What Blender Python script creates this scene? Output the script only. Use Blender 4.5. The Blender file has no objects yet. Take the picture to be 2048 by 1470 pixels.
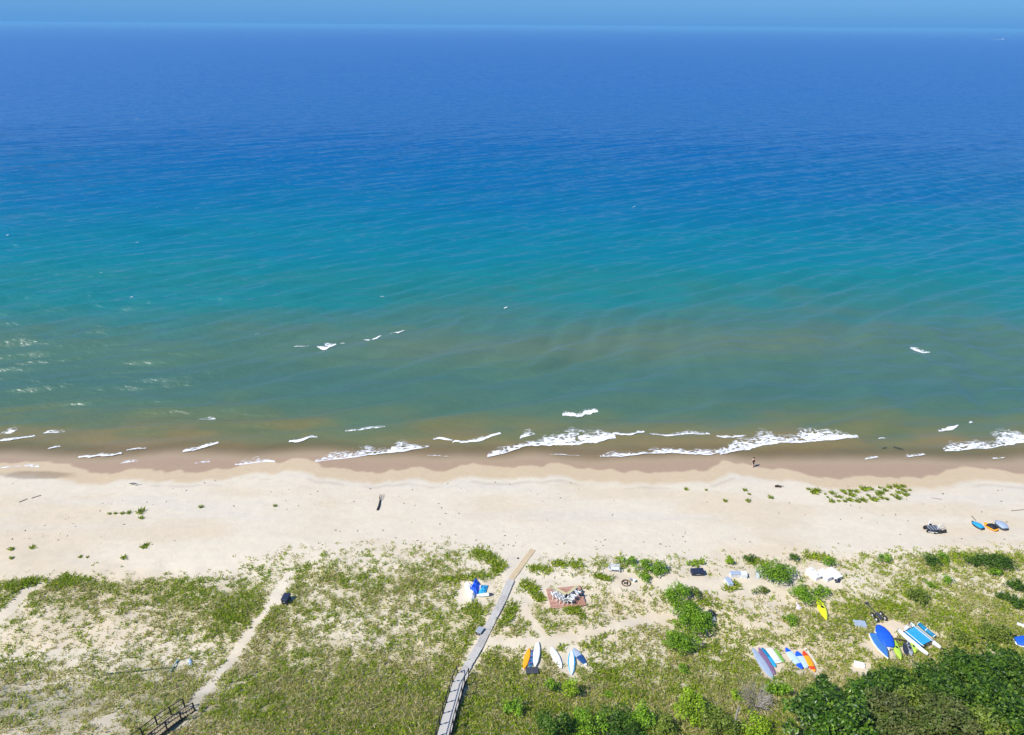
import bpy, math, random
import numpy as np
from mathutils import Vector, Matrix
random.seed(7)
rng = np.random.default_rng(11)
R = math.radians
scene = bpy.context.scene
COL = scene.collection

# ------------------------------------------------------------------ camera
CAM_Z, FPX = 55.0, 1384.0
PITCH, ROLL = R(26.3), R(0.4)
F = np.array([0, math.cos(PITCH), -math.sin(PITCH)])
U0 = np.array([0, math.sin(PITCH), math.cos(PITCH)]); R0 = np.array([1.0, 0, 0])
RT = R0*math.cos(ROLL) + U0*math.sin(ROLL); UP = U0*math.cos(ROLL) - R0*math.sin(ROLL)
cd = bpy.data.cameras.new('camera'); cam = bpy.data.objects.new('camera', cd); COL.objects.link(cam)
m = Matrix.Identity(4)
for i in range(3):
    m[i][0], m[i][1], m[i][2] = RT[i], UP[i], -F[i]
m[2][3] = CAM_Z
cam.matrix_world = m
cd.lens = FPX/2048*36; cd.clip_start = 0.5; cd.clip_end = 120000
scene.camera = cam

# ------------------------------------------------------------------ world, sun, exposure
SUN_EL, SUN_PHI = R(50), R(29)
w = bpy.data.worlds.new('World'); scene.world = w; w.use_nodes = True
nt = w.node_tree; bg = nt.nodes['Background']
sky = nt.nodes.new('ShaderNodeTexSky'); sky.sky_type = 'NISHITA'; sky.sun_disc = False
sky.sun_elevation = SUN_EL; sky.sun_rotation = R(270) - SUN_PHI
sky.air_density = 1.0; sky.dust_density = 0.1; sky.ozone_density = 1.0; sky.altitude = 100
tint = nt.nodes.new('ShaderNodeMix'); tint.data_type = 'RGBA'; tint.blend_type = 'MULTIPLY'
tint.inputs[0].default_value = 1.0; tint.inputs[7].default_value = (0.28, 0.57, 0.94, 1)
nt.links.new(sky.outputs[0], tint.inputs[6])
# the bank of blue haze that lies along the whole horizon and thins out smoothly upwards
wtc = nt.nodes.new('ShaderNodeTexCoord'); wsx = nt.nodes.new('ShaderNodeSeparateXYZ'); nt.links.new(wtc.outputs['Generated'], wsx.inputs[0])
wab = nt.nodes.new('ShaderNodeMath'); wab.operation = 'ABSOLUTE'; nt.links.new(wsx.outputs[2], wab.inputs[0])
wml = nt.nodes.new('ShaderNodeMath'); wml.operation = 'MULTIPLY'; wml.inputs[1].default_value = -8.0; nt.links.new(wab.outputs[0], wml.inputs[0])
wex = nt.nodes.new('ShaderNodeMath'); wex.operation = 'EXPONENT'; nt.links.new(wml.outputs[0], wex.inputs[0])
hz = nt.nodes.new('ShaderNodeMix'); hz.data_type = 'RGBA'; nt.links.new(wex.outputs[0], hz.inputs[0]); nt.links.new(tint.outputs[2], hz.inputs[6])
hz.inputs[7].default_value = (0.62, 1.9, 4.25, 1); nt.links.new(hz.outputs[2], bg.inputs[0])
bg.inputs[1].default_value = 0.12
sd = bpy.data.lights.new('sun', 'SUN'); sun = bpy.data.objects.new('sun', sd); COL.objects.link(sun)
sd.energy = 4.4; sd.angle = R(0.5); sd.color = (1.0, 0.95, 0.87)
S = Vector((-math.cos(SUN_EL)*math.cos(SUN_PHI), -math.cos(SUN_EL)*math.sin(SUN_PHI), math.sin(SUN_EL)))
sun.rotation_euler = S.to_track_quat('Z', 'Y').to_euler(); sun.location = S*200
vs = scene.view_settings
vs.view_transform = 'Standard'; vs.look = 'None'; vs.exposure = 0.45; vs.gamma = 1; vs.use_curve_mapping = False
scene.cycles.max_bounces = 6; scene.cycles.volume_bounces = 1; scene.cycles.transparent_max_bounces = 12
scene.cycles.use_denoising = True; scene.cycles.sample_clamp_direct = 1.3; scene.cycles.sample_clamp_indirect = 2.0
HAZE_DENSITY, HAZE_COL = 0.00011, (0.215, 0.51, 0.70, 1)

# ------------------------------------------------------------------ noise
def _h(i, j, s):
    n = (i.astype(np.int64)*374761393 + j.astype(np.int64)*668265263 + s*974634777) & 0x7fffffff
    n = ((n ^ (n >> 13))*1274126177) & 0x7fffffff
    n = ((n ^ (n >> 16))*69069) & 0x7fffffff
    return ((n >> 7) & 0xffff)/65535.0
def vn(x, y, s=0):
    x = np.asarray(x, float); y = np.asarray(y, float)
    i, j = np.floor(x), np.floor(y); u, v = x-i, y-j
    u = u*u*u*(u*(u*6-15)+10); v = v*v*v*(v*(v*6-15)+10)
    a, b, c, d = _h(i, j, s), _h(i+1, j, s), _h(i, j+1, s), _h(i+1, j+1, s)
    return a*(1-u)*(1-v)+b*u*(1-v)+c*(1-u)*v+d*u*v
def fbm(x, y, s=0, o=4, g=0.5):
    t, a, n = 0, 1, 0
    for k in range(o):
        t = t + a*vn(x*2**k+17.3*k, y*2**k-9.1*k, s+k*13); n += a; a *= g
    return t/n
def sst(a, b, x):
    t = np.clip((np.asarray(x, float)-a)/(b-a), 0, 1); return t*t*(3-2*t)

# ------------------------------------------------------------------ terrain height
def shore(x):
    x = np.asarray(x, float)
    return 81.6 + 0.9*(fbm(x/9, x*0+3.1, 5, 3)-.5)*2 + 0.45*np.sin(x/4.1+2*vn(x/13, 0*x, 8)) - 0.8*sst(-45, -66, x)
def H(x, y):
    x = np.asarray(x, float); y = np.asarray(y, float)
    s = shore(x) - y
    z = np.where(s < 0, np.maximum(s*0.07, -6), 0.075*s*sst(-1, 3, s) + 0.055*s*(1-sst(-1, 3, s)))
    z = np.minimum(z, 1.45 + 0.012*np.maximum(s-20, 0))
    veg = sst(63, 57, y)
    z = z + veg*(0.9*(fbm(x/9, y/7, 21, 3)-.35) + 0.25*(fbm(x/2.6, y/2.6, 31, 2)-.5))
    z = z + 0.05*(fbm(x/5, y/2.2, 40, 3)-.5)*sst(2, 8, s)
    dip = np.maximum(47-y, 0)
    z = z + np.where(dip < 6, dip*dip*0.032, 1.152+(dip-6)*0.384)*sst(-60, 20, y) + 9*sst(20, -60, y)
    return z
def ray(px, py):
    return F*FPX + RT*(px-1024) - UP*(py-735)
def at(px, py, dz=0.0):
    d = ray(px, py); z = 1.0
    x = y = 0
    for k in range(40):
        t = (CAM_Z - z)/(-d[2]); x, y = d[0]*t, d[1]*t
        z += 0.6*(float(H(x, y)) + dz - z)
    return Vector((x, y, z))
def at_z(px, py, z):
    d = ray(px, py); t = (CAM_Z-z)/(-d[2]); return Vector((d[0]*t, d[1]*t, z))
def to_px(x, y, z):
    q = np.stack([x, y, z-CAM_Z], -1); dp = q@F
    return 1024+(q@RT)/dp*FPX, 735-(q@UP)/dp*FPX

# ------------------------------------------------------------------ materials
MATS = {}
def mat(name, col, rough=0.6, spec=0.4, metal=0.0, var=0.12, scale=6.0, bump=0.0, trans=0.0, attr=None, coat=0.0):
    if name in MATS: return MATS[name]
    mm = bpy.data.materials.new(name); mm.use_nodes = True; n = mm.node_tree
    b = n.nodes['Principled BSDF']; b.inputs['Roughness'].default_value = rough
    b.inputs['Specular IOR Level'].default_value = spec; b.inputs['Metallic'].default_value = metal
    b.inputs['Coat Weight'].default_value = coat
    tc = n.nodes.new('ShaderNodeTexCoord')
    ns = n.nodes.new('ShaderNodeTexNoise'); ns.inputs['Scale'].default_value = scale; ns.inputs['Detail'].default_value = 5
    n.links.new(tc.outputs['Object'], ns.inputs['Vector'])
    mp = n.nodes.new('ShaderNodeMapRange'); mp.inputs[1].default_value = .25; mp.inputs[2].default_value = .75
    mp.inputs[3].default_value = 1-var; mp.inputs[4].default_value = 1+var
    n.links.new(ns.outputs[0], mp.inputs[0])
    mx = n.nodes.new('ShaderNodeMix'); mx.data_type = 'RGBA'; mx.blend_type = 'MULTIPLY'; mx.inputs[0].default_value = 1
    if attr:
        at_ = n.nodes.new('ShaderNodeAttribute'); at_.attribute_name = attr; n.links.new(at_.outputs[0], mx.inputs[6])
    else: mx.inputs[6].default_value = (*col, 1)
    cmb = n.nodes.new('ShaderNodeCombineColor')
    for k in range(3): n.links.new(mp.outputs[0], cmb.inputs[k])
    n.links.new(cmb.outputs[0], mx.inputs[7]); n.links.new(mx.outputs[2], b.inputs['Base Color'])
    if bump:
        bp = n.nodes.new('ShaderNodeBump'); bp.inputs['Strength'].default_value = bump; bp.inputs['Distance'].default_value = 0.05
        n.links.new(ns.outputs[0], bp.inputs['Height']); n.links.new(bp.outputs[0], b.inputs['Normal'])
    if trans:
        tr = n.nodes.new('ShaderNodeBsdfTranslucent'); n.links.new(mx.outputs[2], tr.inputs[0])
        ms = n.nodes.new('ShaderNodeMixShader'); ms.inputs[0].default_value = trans
        n.links.new(b.outputs[0], ms.inputs[1]); n.links.new(tr.outputs[0], ms.inputs[2])
        n.links.new(ms.outputs[0], n.nodes['Material Output'].inputs[0])
    MATS[name] = mm
    return mm

# ------------------------------------------------------------------ mesh helpers
def np_mesh(name, V, Fc, cols=None, smooth=False, attrs=None):
    me = bpy.data.meshes.new(name); V = np.asarray(V, np.float32); Fc = np.asarray(Fc, np.int32)
    k = Fc.shape[1]
    me.vertices.add(len(V)); me.vertices.foreach_set('co', V.ravel())
    me.loops.add(Fc.size); me.loops.foreach_set('vertex_index', Fc.ravel())
    me.polygons.add(len(Fc)); me.polygons.foreach_set('loop_start', np.arange(len(Fc), dtype=np.int32)*k)
    me.polygons.foreach_set('loop_total', np.full(len(Fc), k, np.int32))
    me.update(calc_edges=True)
    if cols is not None:
        a = me.color_attributes.new('Col', 'FLOAT_COLOR', 'POINT')
        c = np.ones((len(V), 4), np.float32); c[:, :3] = cols; a.data.foreach_set('color', c.ravel())
    for kk, v in (attrs or {}).items():
        a = me.attributes.new(kk, 'FLOAT', 'POINT'); a.data.foreach_set('value', np.asarray(v, np.float32).ravel())
    me.polygons.foreach_set('use_smooth', np.full(len(Fc), smooth)); me.update()
    return me
def link(name, me, m_=None, parent=None, loc=None):
    o = bpy.data.objects.new(name, me); COL.objects.link(o)
    if m_ is not None and len(me.materials) == 0:
        for q in (m_ if isinstance(m_, (list, tuple)) else [m_]): me.materials.append(q)
    if parent is not None: o.parent = parent
    if loc is not None: o.location = loc
    return o
def tag(o, label=None, cat=None, group=None, kind=None):
    if label: o['label'] = label
    if cat: o['category'] = cat
    if group: o['group'] = group
    if kind: o['kind'] = kind
    return o
def thing(name, label, cat, loc, rz=0.0, group=None, mtx=None):
    o = bpy.data.objects.new(name, None); COL.objects.link(o); o.empty_display_size = 0.2
    if mtx is not None: o.matrix_world = mtx
    else: o.location = loc; o.rotation_euler = (0, 0, rz)
    return tag(o, label, cat, group)
class MB:
    def __init__(s): s.v = []; s.f = []; s.mi = []
    def add(s, vs_, fs_, mi=0, mtx=None):
        b = len(s.v)
        for p in vs_: s.v.append(tuple(mtx @ Vector(p)) if mtx else tuple(p))
        for k, f in enumerate(fs_):
            s.f.append(tuple(i+b for i in f)); s.mi.append(mi[k] if isinstance(mi, list) else mi)
        return s
    def box(s, c, d, rz=0, mi=0, taper=1.0, rx=0, ry=0, bev=0.0):
        M_ = Matrix.Translation(c) @ Matrix.Rotation(rz, 4, 'Z') @ Matrix.Rotation(ry, 4, 'Y') @ Matrix.Rotation(rx, 4, 'X')
        x, y, z = d[0]/2, d[1]/2, d[2]/2; t = taper
        if bev <= 0:
            vv = [(-x, -y, -z), (x, -y, -z), (x, y, -z), (-x, y, -z), (-x*t, -y*t, z), (x*t, -y*t, z), (x*t, y*t, z), (-x*t, y*t, z)]
            ff = [(3, 2, 1, 0), (4, 5, 6, 7), (0, 1, 5, 4), (1, 2, 6, 5), (2, 3, 7, 6), (3, 0, 4, 7)]
            return s.add(vv, ff, mi, M_)
        vv = []; b = bev
        def ringp(hx, hy, zz, c_):
            return [(-hx+c_, -hy, zz), (hx-c_, -hy, zz), (hx, -hy+c_, zz), (hx, hy-c_, zz), (hx-c_, hy, zz), (-hx+c_, hy, zz), (-hx, hy-c_, zz), (-hx, -hy+c_, zz)]
        vv += ringp(x, y, -z, b); vv += ringp(x*t, y*t, z-b, b); vv += ringp(x*t-b, y*t-b, z, b*.6)
        ff = [tuple(range(7, -1, -1)), tuple(range(16, 24))]
        for r_ in (0, 8):
            for k in range(8): ff.append((r_+k, r_+(k+1) % 8, r_+8+(k+1) % 8, r_+8+k))
        return s.add(vv, ff, mi, M_)
    def tube(s, pts, r, n=6, mi=0):
        pts = [Vector(p) for p in pts]; rs = r if isinstance(r, (list, tuple)) else [r]*len(pts); vv = []
        for i, p in enumerate(pts):
            d = (pts[min(i+1, len(pts)-1)] - pts[max(i-1, 0)]).normalized()
            a = d.cross(Vector((0, 0, 1)));
            if a.length < 1e-3: a = Vector((1, 0, 0))
            a.normalize(); b = a.cross(d)
            for k in range(n):
                t = 2*math.pi*k/n; vv.append(p + (a*math.cos(t) + b*math.sin(t))*rs[i])
        ff = [tuple(range(n)), tuple(range(len(vv)-1, len(vv)-n-1, -1))]
        for i in range(len(pts)-1):
            for k in range(n): ff.append((i*n+k, i*n+n+k, i*n+n+(k+1) % n, i*n+(k+1) % n))
        return s.add(vv, ff, mi)
    def ring(s, c, R_, r, n=20, k=6, mi=0, axis='Z', sy=1.0):
        vv = []; ff = []
        for i in range(n):
            a = 2*math.pi*i/n
            for j in range(k):
                b = 2*math.pi*j/k; rr = R_+r*math.cos(b); p = (rr*math.cos(a), rr*math.sin(a)*sy, r*math.sin(b))
                if axis == 'Y': p = (p[0], p[2], p[1])
                if axis == 'X': p = (p[2], p[0], p[1])
                vv.append((p[0]+c[0], p[1]+c[1], p[2]+c[2]))
        for i in range(n):
            for j in range(k): ff.append((i*k+j, ((i+1) % n)*k+j, ((i+1) % n)*k+(j+1) % k, i*k+(j+1) % k))
        return s.add(vv, ff, mi)
    def loft(s, L, w_, zt, zb, n=16, m=12, mi=None, p=2.4):
        vv = []; ff = []; ms = []
        for i in range(n+1):
            u = i/n; hw = w_(u); a, b = zt(u), zb(u)
            for j in range(m):
                t = 2*math.pi*j/m; c_, s_ = math.cos(t), math.sin(t)
                yy = math.copysign(abs(c_)**(2/p), c_)*hw; q = math.copysign(abs(s_)**(2/p), s_)
                mid = (a+b)/2; vv.append((u*L-L/2, yy, mid+q*(a-b)/2))
        for i in range(n):
            for j in range(m):
                ff.append((i*m+j, (i+1)*m+j, (i+1)*m+(j+1) % m, i*m+(j+1) % m)); ms.append(mi((i+.5)/n, math.sin(2*math.pi*(j+.5)/m), math.cos(2*math.pi*(j+.5)/m)) if mi else 0)
        ff += [tuple(range(m)), tuple(range(n*m+m-1, n*m-1, -1))]; ms += [ms[0], ms[-1]]
        return s.add(vv, ff, ms)
    def build(s, name, m_, parent=None, smooth=False, loc=None):
        me = bpy.data.meshes.new(name); me.from_pydata(s.v, [], s.f)
        for q in (m_ if isinstance(m_, (list, tuple)) else [m_]): me.materials.append(q)
        if any(s.mi): me.polygons.foreach_set('material_index', s.mi)
        me.polygons.foreach_set('use_smooth', [smooth]*len(me.polygons)); me.update()
        return link(name, me, None, parent, loc)
def ip(pts):
    xs, ys = zip(*pts); return lambda u: float(np.interp(u, xs, ys))
def frame(A, B):
    """matrix at the middle of A-B, X along A->B, Z as near up as can be"""
    A, B = Vector(A), Vector(B); X = (B-A).normalized(); Y = Vector((0, 0, 1)).cross(X).normalized(); Z = X.cross(Y)
    mm = Matrix.Identity(4)
    for i in range(3): mm[i][0], mm[i][1], mm[i][2], mm[i][3] = X[i], Y[i], Z[i], (A[i]+B[i])/2
    return mm
def copy_tree(o, parent=None):
    c = o.copy(); COL.objects.link(c)
    if parent is not None: c.parent = parent
    for ch in list(o.children): copy_tree(ch, c)
    return c

# ------------------------------------------------------------------ ground
def axis(lo, hi, step, far_lo, far_hi, g=1.25):
    a = list(np.arange(lo, hi+step/2, step)); s = step
    p = hi
    while p < far_hi: s *= g; p = min(p+s, far_hi); a.append(p)
    s = step; p = lo; b = []
    while p > far_lo: s *= g; p = max(p-s, far_lo); b.append(p)
    return np.array(b[::-1]+a)
def grid_faces(nx, ny):
    i = np.arange(nx-1)[None, :] + np.arange(ny-1)[:, None]*nx; i = i.ravel()
    return np.stack([i, i+1, i+1+nx, i+nx], 1)
def path_dist(x, y, pts):
    d = np.full(np.shape(x), 1e9)
    for a, b in zip(pts[:-1], pts[1:]):
        vx, vy = b[0]-a[0], b[1]-a[1]; t = np.clip(((x-a[0])*vx+(y-a[1])*vy)/(vx*vx+vy*vy+1e-9), 0, 1)
        d = np.minimum(d, np.hypot(x-a[0]-t*vx, y-a[1]-t*vy))
    return d
def P(*pp): return [tuple(at(*q)[:2]) for q in pp]
PATHS = [  # sand tracks, half width in metres
    (P((575, 1150), (560, 1180), (535, 1215), (505, 1255), (480, 1290), (455, 1330), (425, 1362), (400, 1392), (385, 1412)), 0.46),
    (P((70, 1172), (40, 1195), (10, 1228), (-30, 1270)), 0.5),
    (P((975, 1288), (1060, 1284), (1130, 1280), (1200, 1262), (1260, 1245), (1340, 1232), (1372, 1222)), 0.42),
    (P((1320, 1165), (1400, 1168), (1470, 1180), (1560, 1170)), 0.8),
    (P((1035, 1200), (1060, 1240), (1085, 1275)), 0.35),
    (P((1066, 1099), (1022, 1162), (1008, 1195), (985, 1240), (962, 1288), (940, 1325), (927, 1346), (918, 1372), (905, 1420)), 0.62),
    (P((1060, 1190), (1025, 1240), (985, 1295)), 0.3),
    (P((1048, 1340), (1059, 1298)), .3), (P((1070, 1340), (1076, 1286)), .32), (P((1123, 1340), (1102, 1295)), .38), (P((1143, 1356), (1143, 1302)), .4), (P((1173, 1335), (1146, 1298)), .35),
    (P((1545, 1362), (1505, 1298)), .45), (P((1551, 1342), (1523, 1297)), .4), (P((1604, 1342), (1571, 1297)), .4), (P((1629, 1348), (1606, 1303)), .4),
]
CLEAR = [  # bare sand around things: centre px, radius in metres
    ((945, 1185), 1.7), ((930, 1205), 1.3), ((1132, 1195), 2.3), ((1250, 1160), 2.0), ((1230, 1150), 1.5), ((1395, 1150), 1.1), ((1480, 1165), 1.8), ((1645, 1145), 2.0),
    ((1660, 1165), 1.2), ((1770, 1262), 1.5), ((1800, 1260), 1.3), ((1840, 1270), 1.6), ((1790, 1300), 1.1), ((1545, 1325), 1.4), ((1600, 1320), 1.2), ((1720, 1340), 1.0),
    ((574, 1196), 0.8), ((1064, 1315), 0.9), ((1115, 1315), 0.8), ((1145, 1325), 0.8), ((1015, 1120), 1.8), ((1040, 1150), 1.2), ((1990, 1440), 0.9), ((1150, 1395), .2), ((960, 1262), .6),
    ((1750, 1300), 1.3), ((380, 1420), .8), ((1643, 1222), .7), ((1350, 1190), 0), ((1560, 1180), 1.2)]
CLEAR = [(tuple(at(*c)[:2]), r) for c, r in CLEAR if r > 0]
XN = np.arange(17)*128.0; YN = np.arange(11)*40.0+1080
DENS = np.array([
 [.02,.02,.02,.02,.14,.20,.22,.24,.03,.02,.02,.02,.02,.02,.12,.20,.12],
 [.04,.05,.07,.05,.30,.34,.30,.45,.06,.34,.32,.26,.20,.30,.42,.55,.50],
 [.60,.66,.52,.46,.34,.60,.55,.60,.12,.22,.30,.14,.08,.26,.42,.45,.34],
 [.50,.52,.52,.62,.62,.50,.52,.50,.36,.26,.36,.36,.22,.44,.52,.52,.52],
 [.34,.36,.36,.50,.70,.46,.46,.52,.48,.34,.30,.36,.28,.50,.64,.56,.58],
 [.26,.27,.32,.40,.62,.46,.42,.54,.40,.36,.38,.44,.40,.44,.54,.56,.64],
 [.42,.34,.42,.36,.52,.60,.54,.64,.60,.46,.48,.54,.44,.44,.54,.60,.7],
 [.50,.46,.54,.52,.66,.72,.70,.70,.66,.58,.56,.58,.54,.54,.6,.6,.7],
 [.42,.44,.52,.56,.72,.76,.76,.78,.74,.66,.66,.66,.6,.6,.7,.7,.7],
 [.38,.40,.42,.5,.74,.8,.8,.8,.8,.76,.76,.76,.7,.7,.7,.7,.7],
 [.38,.40,.42,.5,.74,.8,.8,.8,.8,.76,.76,.76,.7,.7,.7,.7,.7]])
def dens_at(x, y, z):
    px, py = to_px(x, y, z)
    u = np.clip(px/128, 0, 15.999); v = np.clip((py-1080)/40, 0, 9.999)
    i, j = u.astype(int), v.astype(int); fu, fv = u-i, v-j
    d = DENS[j, i]*(1-fu)*(1-fv)+DENS[j, i+1]*fu*(1-fv)+DENS[j+1, i]*(1-fu)*fv+DENS[j+1, i+1]*fu*fv
    d = d*sst(1060, 1084, py + 34*(fbm(x/3, y/3, 77, 3)-.5))
    # firm front of the vegetated strip on the left
    edge = np.interp(px, [0, 120, 300, 470, 560, 900, 1000, 1100, 1500, 1800, 2048], [1158, 1150, 1156, 1138, 1090, 1080, 1082, 1110, 1108, 1096, 1084])
    d = d*(0.10+0.90*sst(-16, 20, py-edge + 24*(fbm(x/1.1, y/1.1, 78, 2)-.5)))
    ridge = .72*np.exp(-((py-np.interp(px, [0, 120, 250, 480], [1168, 1163, 1170, 1158]))/9)**2)*sst(520, 440, px)
    d = np.maximum(d, 0.85*ridge)
    return d, px, py
def clear_mask(x, y):
    c = np.ones(np.shape(x))
    n1 = (fbm(x/0.8, y/0.8, 90, 2)-.5)
    for pts, hw in PATHS:
        c = c*sst(hw*0.8, hw*1.35+.15, path_dist(x, y, pts)+n1*0.5)
    for (cx, cy), r in CLEAR:
        c = c*sst(r*0.75, r*1.25, np.hypot(x-cx, (y-cy)*1.15)+n1*r*1.1)
    return c
gx = axis(-84, 84, 0.24, -30000, 30000, 1.35); gy = axis(28, 86, 0.20, -30000, 400, 1.35)
X, Y = np.meshgrid(gx, gy); Z = H(X, Y)
s_ = shore(X)-Y
fine = (fbm(X/0.9, Y/0.6, 61, 3)-.5)
Zr = Z + 0.03*fine*sst(6, 12, s_)*(np.abs(X) < 90)
D, PXg, PYg = dens_at(X, Y, Z)
D = D*clear_mask(X, Y)
veg = sst(0.25, 0.75, D*1.0 + 0.55*(fbm(X/1.7, Y/1.7, 55, 4)-.5))
def mix(a, b, t): t = np.asarray(t)[..., None]; return a*(1-t)+b*t
dry = np.array([.575, .49, .355]); pale = np.array([.60, .535, .415]); damp = np.array([.50, .385, .24]); wet = np.array([.36, .245, .155]); litter = np.array([.38, .335, .18])
dryband = np.array([.56, .51, .42])
C = mix(dry, pale, sst(.35, .65, fbm(X/14, Y/5, 71, 4)))
C = mix(C, dryband, 0.55*sst(.52, .7, fbm(X/18, Y/2.2, 72, 4))*sst(62, 66, Y))
lag = 0.8*(fbm(X/3.2, Y/60, 73, 3)-.5)*3 + 1.0*np.sin(X/5.3+3*vn(X/11, 0*X, 4))
dampm = sst(5.9, 4.6, s_+lag*1.1)
C = mix(C, damp, dampm*0.85)
C = mix(C, np.array([.42, .36, .29]), 0.5*np.exp(-((s_+lag*.9-6.4)/.35)**2)*sst(.4, .6, fbm(X/4, Y/2, 74, 3)))
wetm = sst(2.5, 1.9, s_+lag*1.45)
C = mix(C, wet, wetm*0.9)
pond = sst(1.0, .55, np.hypot((X-at_z(75, 951, .2)[0])/6.0, (Y-at_z(75, 951, .2)[1])/1.3)+.25*fine)
C = mix(C, np.array([.22, .15, .085]), pond*.6); wetm = np.maximum(wetm, pond*.6)
C = mix(C, litter, veg*0.62*sst(64, 60, Y))
# the inland slope grows thicker and duller litter
C = mix(C, np.array([.23, .20, .10]), 0.5*sst(46, 38, Y)*sst(.3, .6, fbm(X/3, Y/3, 80, 4)))
C = mix(C, np.array([.38, .29, .175]), sst(.8, -.6, s_)*.8)
C = C*(1+0.10*fine[..., None]*sst(2, 6, s_)[..., None])
gm = np_mesh('ground', np.stack([X, Y, Zr], -1).reshape(-1, 3), grid_faces(len(gx), len(gy)), C.reshape(-1, 3), True, {'wet': wetm})
def ground_material():
    mm = bpy.data.materials.new('sand'); mm.use_nodes = True; n = mm.node_tree; b = n.nodes['Principled BSDF']
    a = n.nodes.new('ShaderNodeAttribute'); a.attribute_name = 'Col'; wt = n.nodes.new('ShaderNodeAttribute'); wt.attribute_name = 'wet'
    g = n.nodes.new('ShaderNodeNewGeometry')
    n1 = n.nodes.new('ShaderNodeTexNoise'); n1.inputs['Scale'].default_value = 2.2; n1.inputs['Detail'].default_value = 8; n1.inputs['Roughness'].default_value = .65
    n.links.new(g.outputs['Position'], n1.inputs['Vector'])
    mp = n.nodes.new('ShaderNodeMapRange'); mp.inputs[1].default_value = .3; mp.inputs[2].default_value = .7; mp.inputs[3].default_value = .95; mp.inputs[4].default_value = 1.035
    n.links.new(n1.outputs[0], mp.inputs[0])
    v = n.nodes.new('ShaderNodeVectorMath'); v.operation = 'SCALE'; n.links.new(a.outputs[0], v.inputs[0]); n.links.new(mp.outputs[0], v.inputs['Scale'])
    n.links.new(v.outputs[0], b.inputs['Base Color'])
    rr = n.nodes.new('ShaderNodeMapRange'); rr.inputs[3].default_value = .95; rr.inputs[4].default_value = .38; n.links.new(wt.outputs['Fac'], rr.inputs[0]); n.links.new(rr.outputs[0], b.inputs['Roughness'])
    b.inputs['Specular IOR Level'].default_value = .3
    inv = n.nodes.new('ShaderNodeMapRange'); inv.inputs[3].default_value = .32; inv.inputs[4].default_value = .03; n.links.new(wt.outputs['Fac'], inv.inputs[0])
    bp = n.nodes.new('ShaderNodeBump'); bp.inputs['Distance'].default_value = .10; n.links.new(inv.outputs[0], bp.inputs['Strength'])
    vo = n.nodes.new('ShaderNodeTexVoronoi'); vo.inputs['Scale'].default_value = 1.9; n.links.new(g.outputs['Position'], vo.inputs['Vector'])
    fp = n.nodes.new('ShaderNodeMapRange'); fp.interpolation_type = 'SMOOTHSTEP'; fp.inputs[1].default_value = .08; fp.inputs[2].default_value = .24; n.links.new(vo.outputs['Distance'], fp.inputs[0])
    n2 = n.nodes.new('ShaderNodeTexNoise'); n2.inputs['Scale'].default_value = .16; n2.inputs['Detail'].default_value = 3; n.links.new(g.outputs['Position'], n2.inputs['Vector'])
    mk = n.nodes.new('ShaderNodeMapRange'); mk.inputs[1].default_value = .45; mk.inputs[2].default_value = .62; mk.inputs[4].default_value = .45; n.links.new(n2.outputs[0], mk.inputs[0])
    b0 = n.nodes.new('ShaderNodeBump'); b0.inputs['Distance'].default_value = .06; n.links.new(mk.outputs[0], b0.inputs['Strength']); n.links.new(fp.outputs[0], b0.inputs['Height']); n.links.new(b0.outputs[0], bp.inputs['Normal'])
    n.links.new(n1.outputs[0], bp.inputs['Height']); n.links.new(bp.outputs[0], b.inputs['Normal'])
    return mm
tag(link('ground', gm, ground_material()), kind='structure')

# ------------------------------------------------------------------ lake
_dirs = []
_r = random.Random(3)
for k in range(16):
    lam = [11, 8.6, 7.2, 6.4, 5.6, 5.0, 4.4, 3.9, 3.5, 3.1, 2.8, 2.5, 14, 6.9, 2.2, 4.1][k]
    ang = R(29 + _r.gauss(0, 7 if lam > 5 else 15)); _dirs.append((lam, ang, _r.uniform(0, 6.28)))
def wave(x, y):
    off = np.maximum(y - shore(x), 0)
    # crests turn parallel to the beach in the shallows
    yy = y + 0.10*x*0 ; z = 0*x
    wx = x + 2.0*(fbm(x/30, y/24, 101, 2)-.5)*2; wy = yy + 2.4*(fbm(x/34, y/24, 102, 2)-.5)*2
    for lam, a, ph in _dirs:
        a2 = a*(0.42+0.58*sst(0, 60, off))
        nx, ny = math.sin(1)*0, 0
        kx, ky = np.sin(a2), -np.cos(a2)
        p = 2*np.pi/lam*(wx*kx+wy*ky)+ph
        amp = 0.0215*lam*(0.45+1.1*vn(x/18+lam, y/11, 110))*(1.2 if 3.5 < lam < 8 else .7)
        z = z + amp*(np.sin(p)+0.25*np.sin(2*p+1.2))
    return z*sst(0.2, 16, off)*(1-sst(260, 560, y))*(1-sst(260, 400, np.abs(x)))*0.9
_hx = list(np.arange(0, 118, .5)); _s = .5
while _hx[-1] < 32000: _s *= (1.025 if _hx[-1] < 420 else 1.4); _hx.append(_hx[-1]+_s)
wxs = np.array([-v for v in _hx[:0:-1]]+_hx)
wys = list(np.arange(77, 200, 0.45)); s = 0.45; p = wys[-1]
while p < 45000: s *= 1.007 if p < 620 else (1.07 if p < 1500 else 1.4); p += s; wys.append(p)
wys = np.minimum(np.array(wys), 45000.0)
X, Y = np.meshgrid(wxs, wys); Wz = wave(X, Y); off = Y-shore(X)
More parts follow.
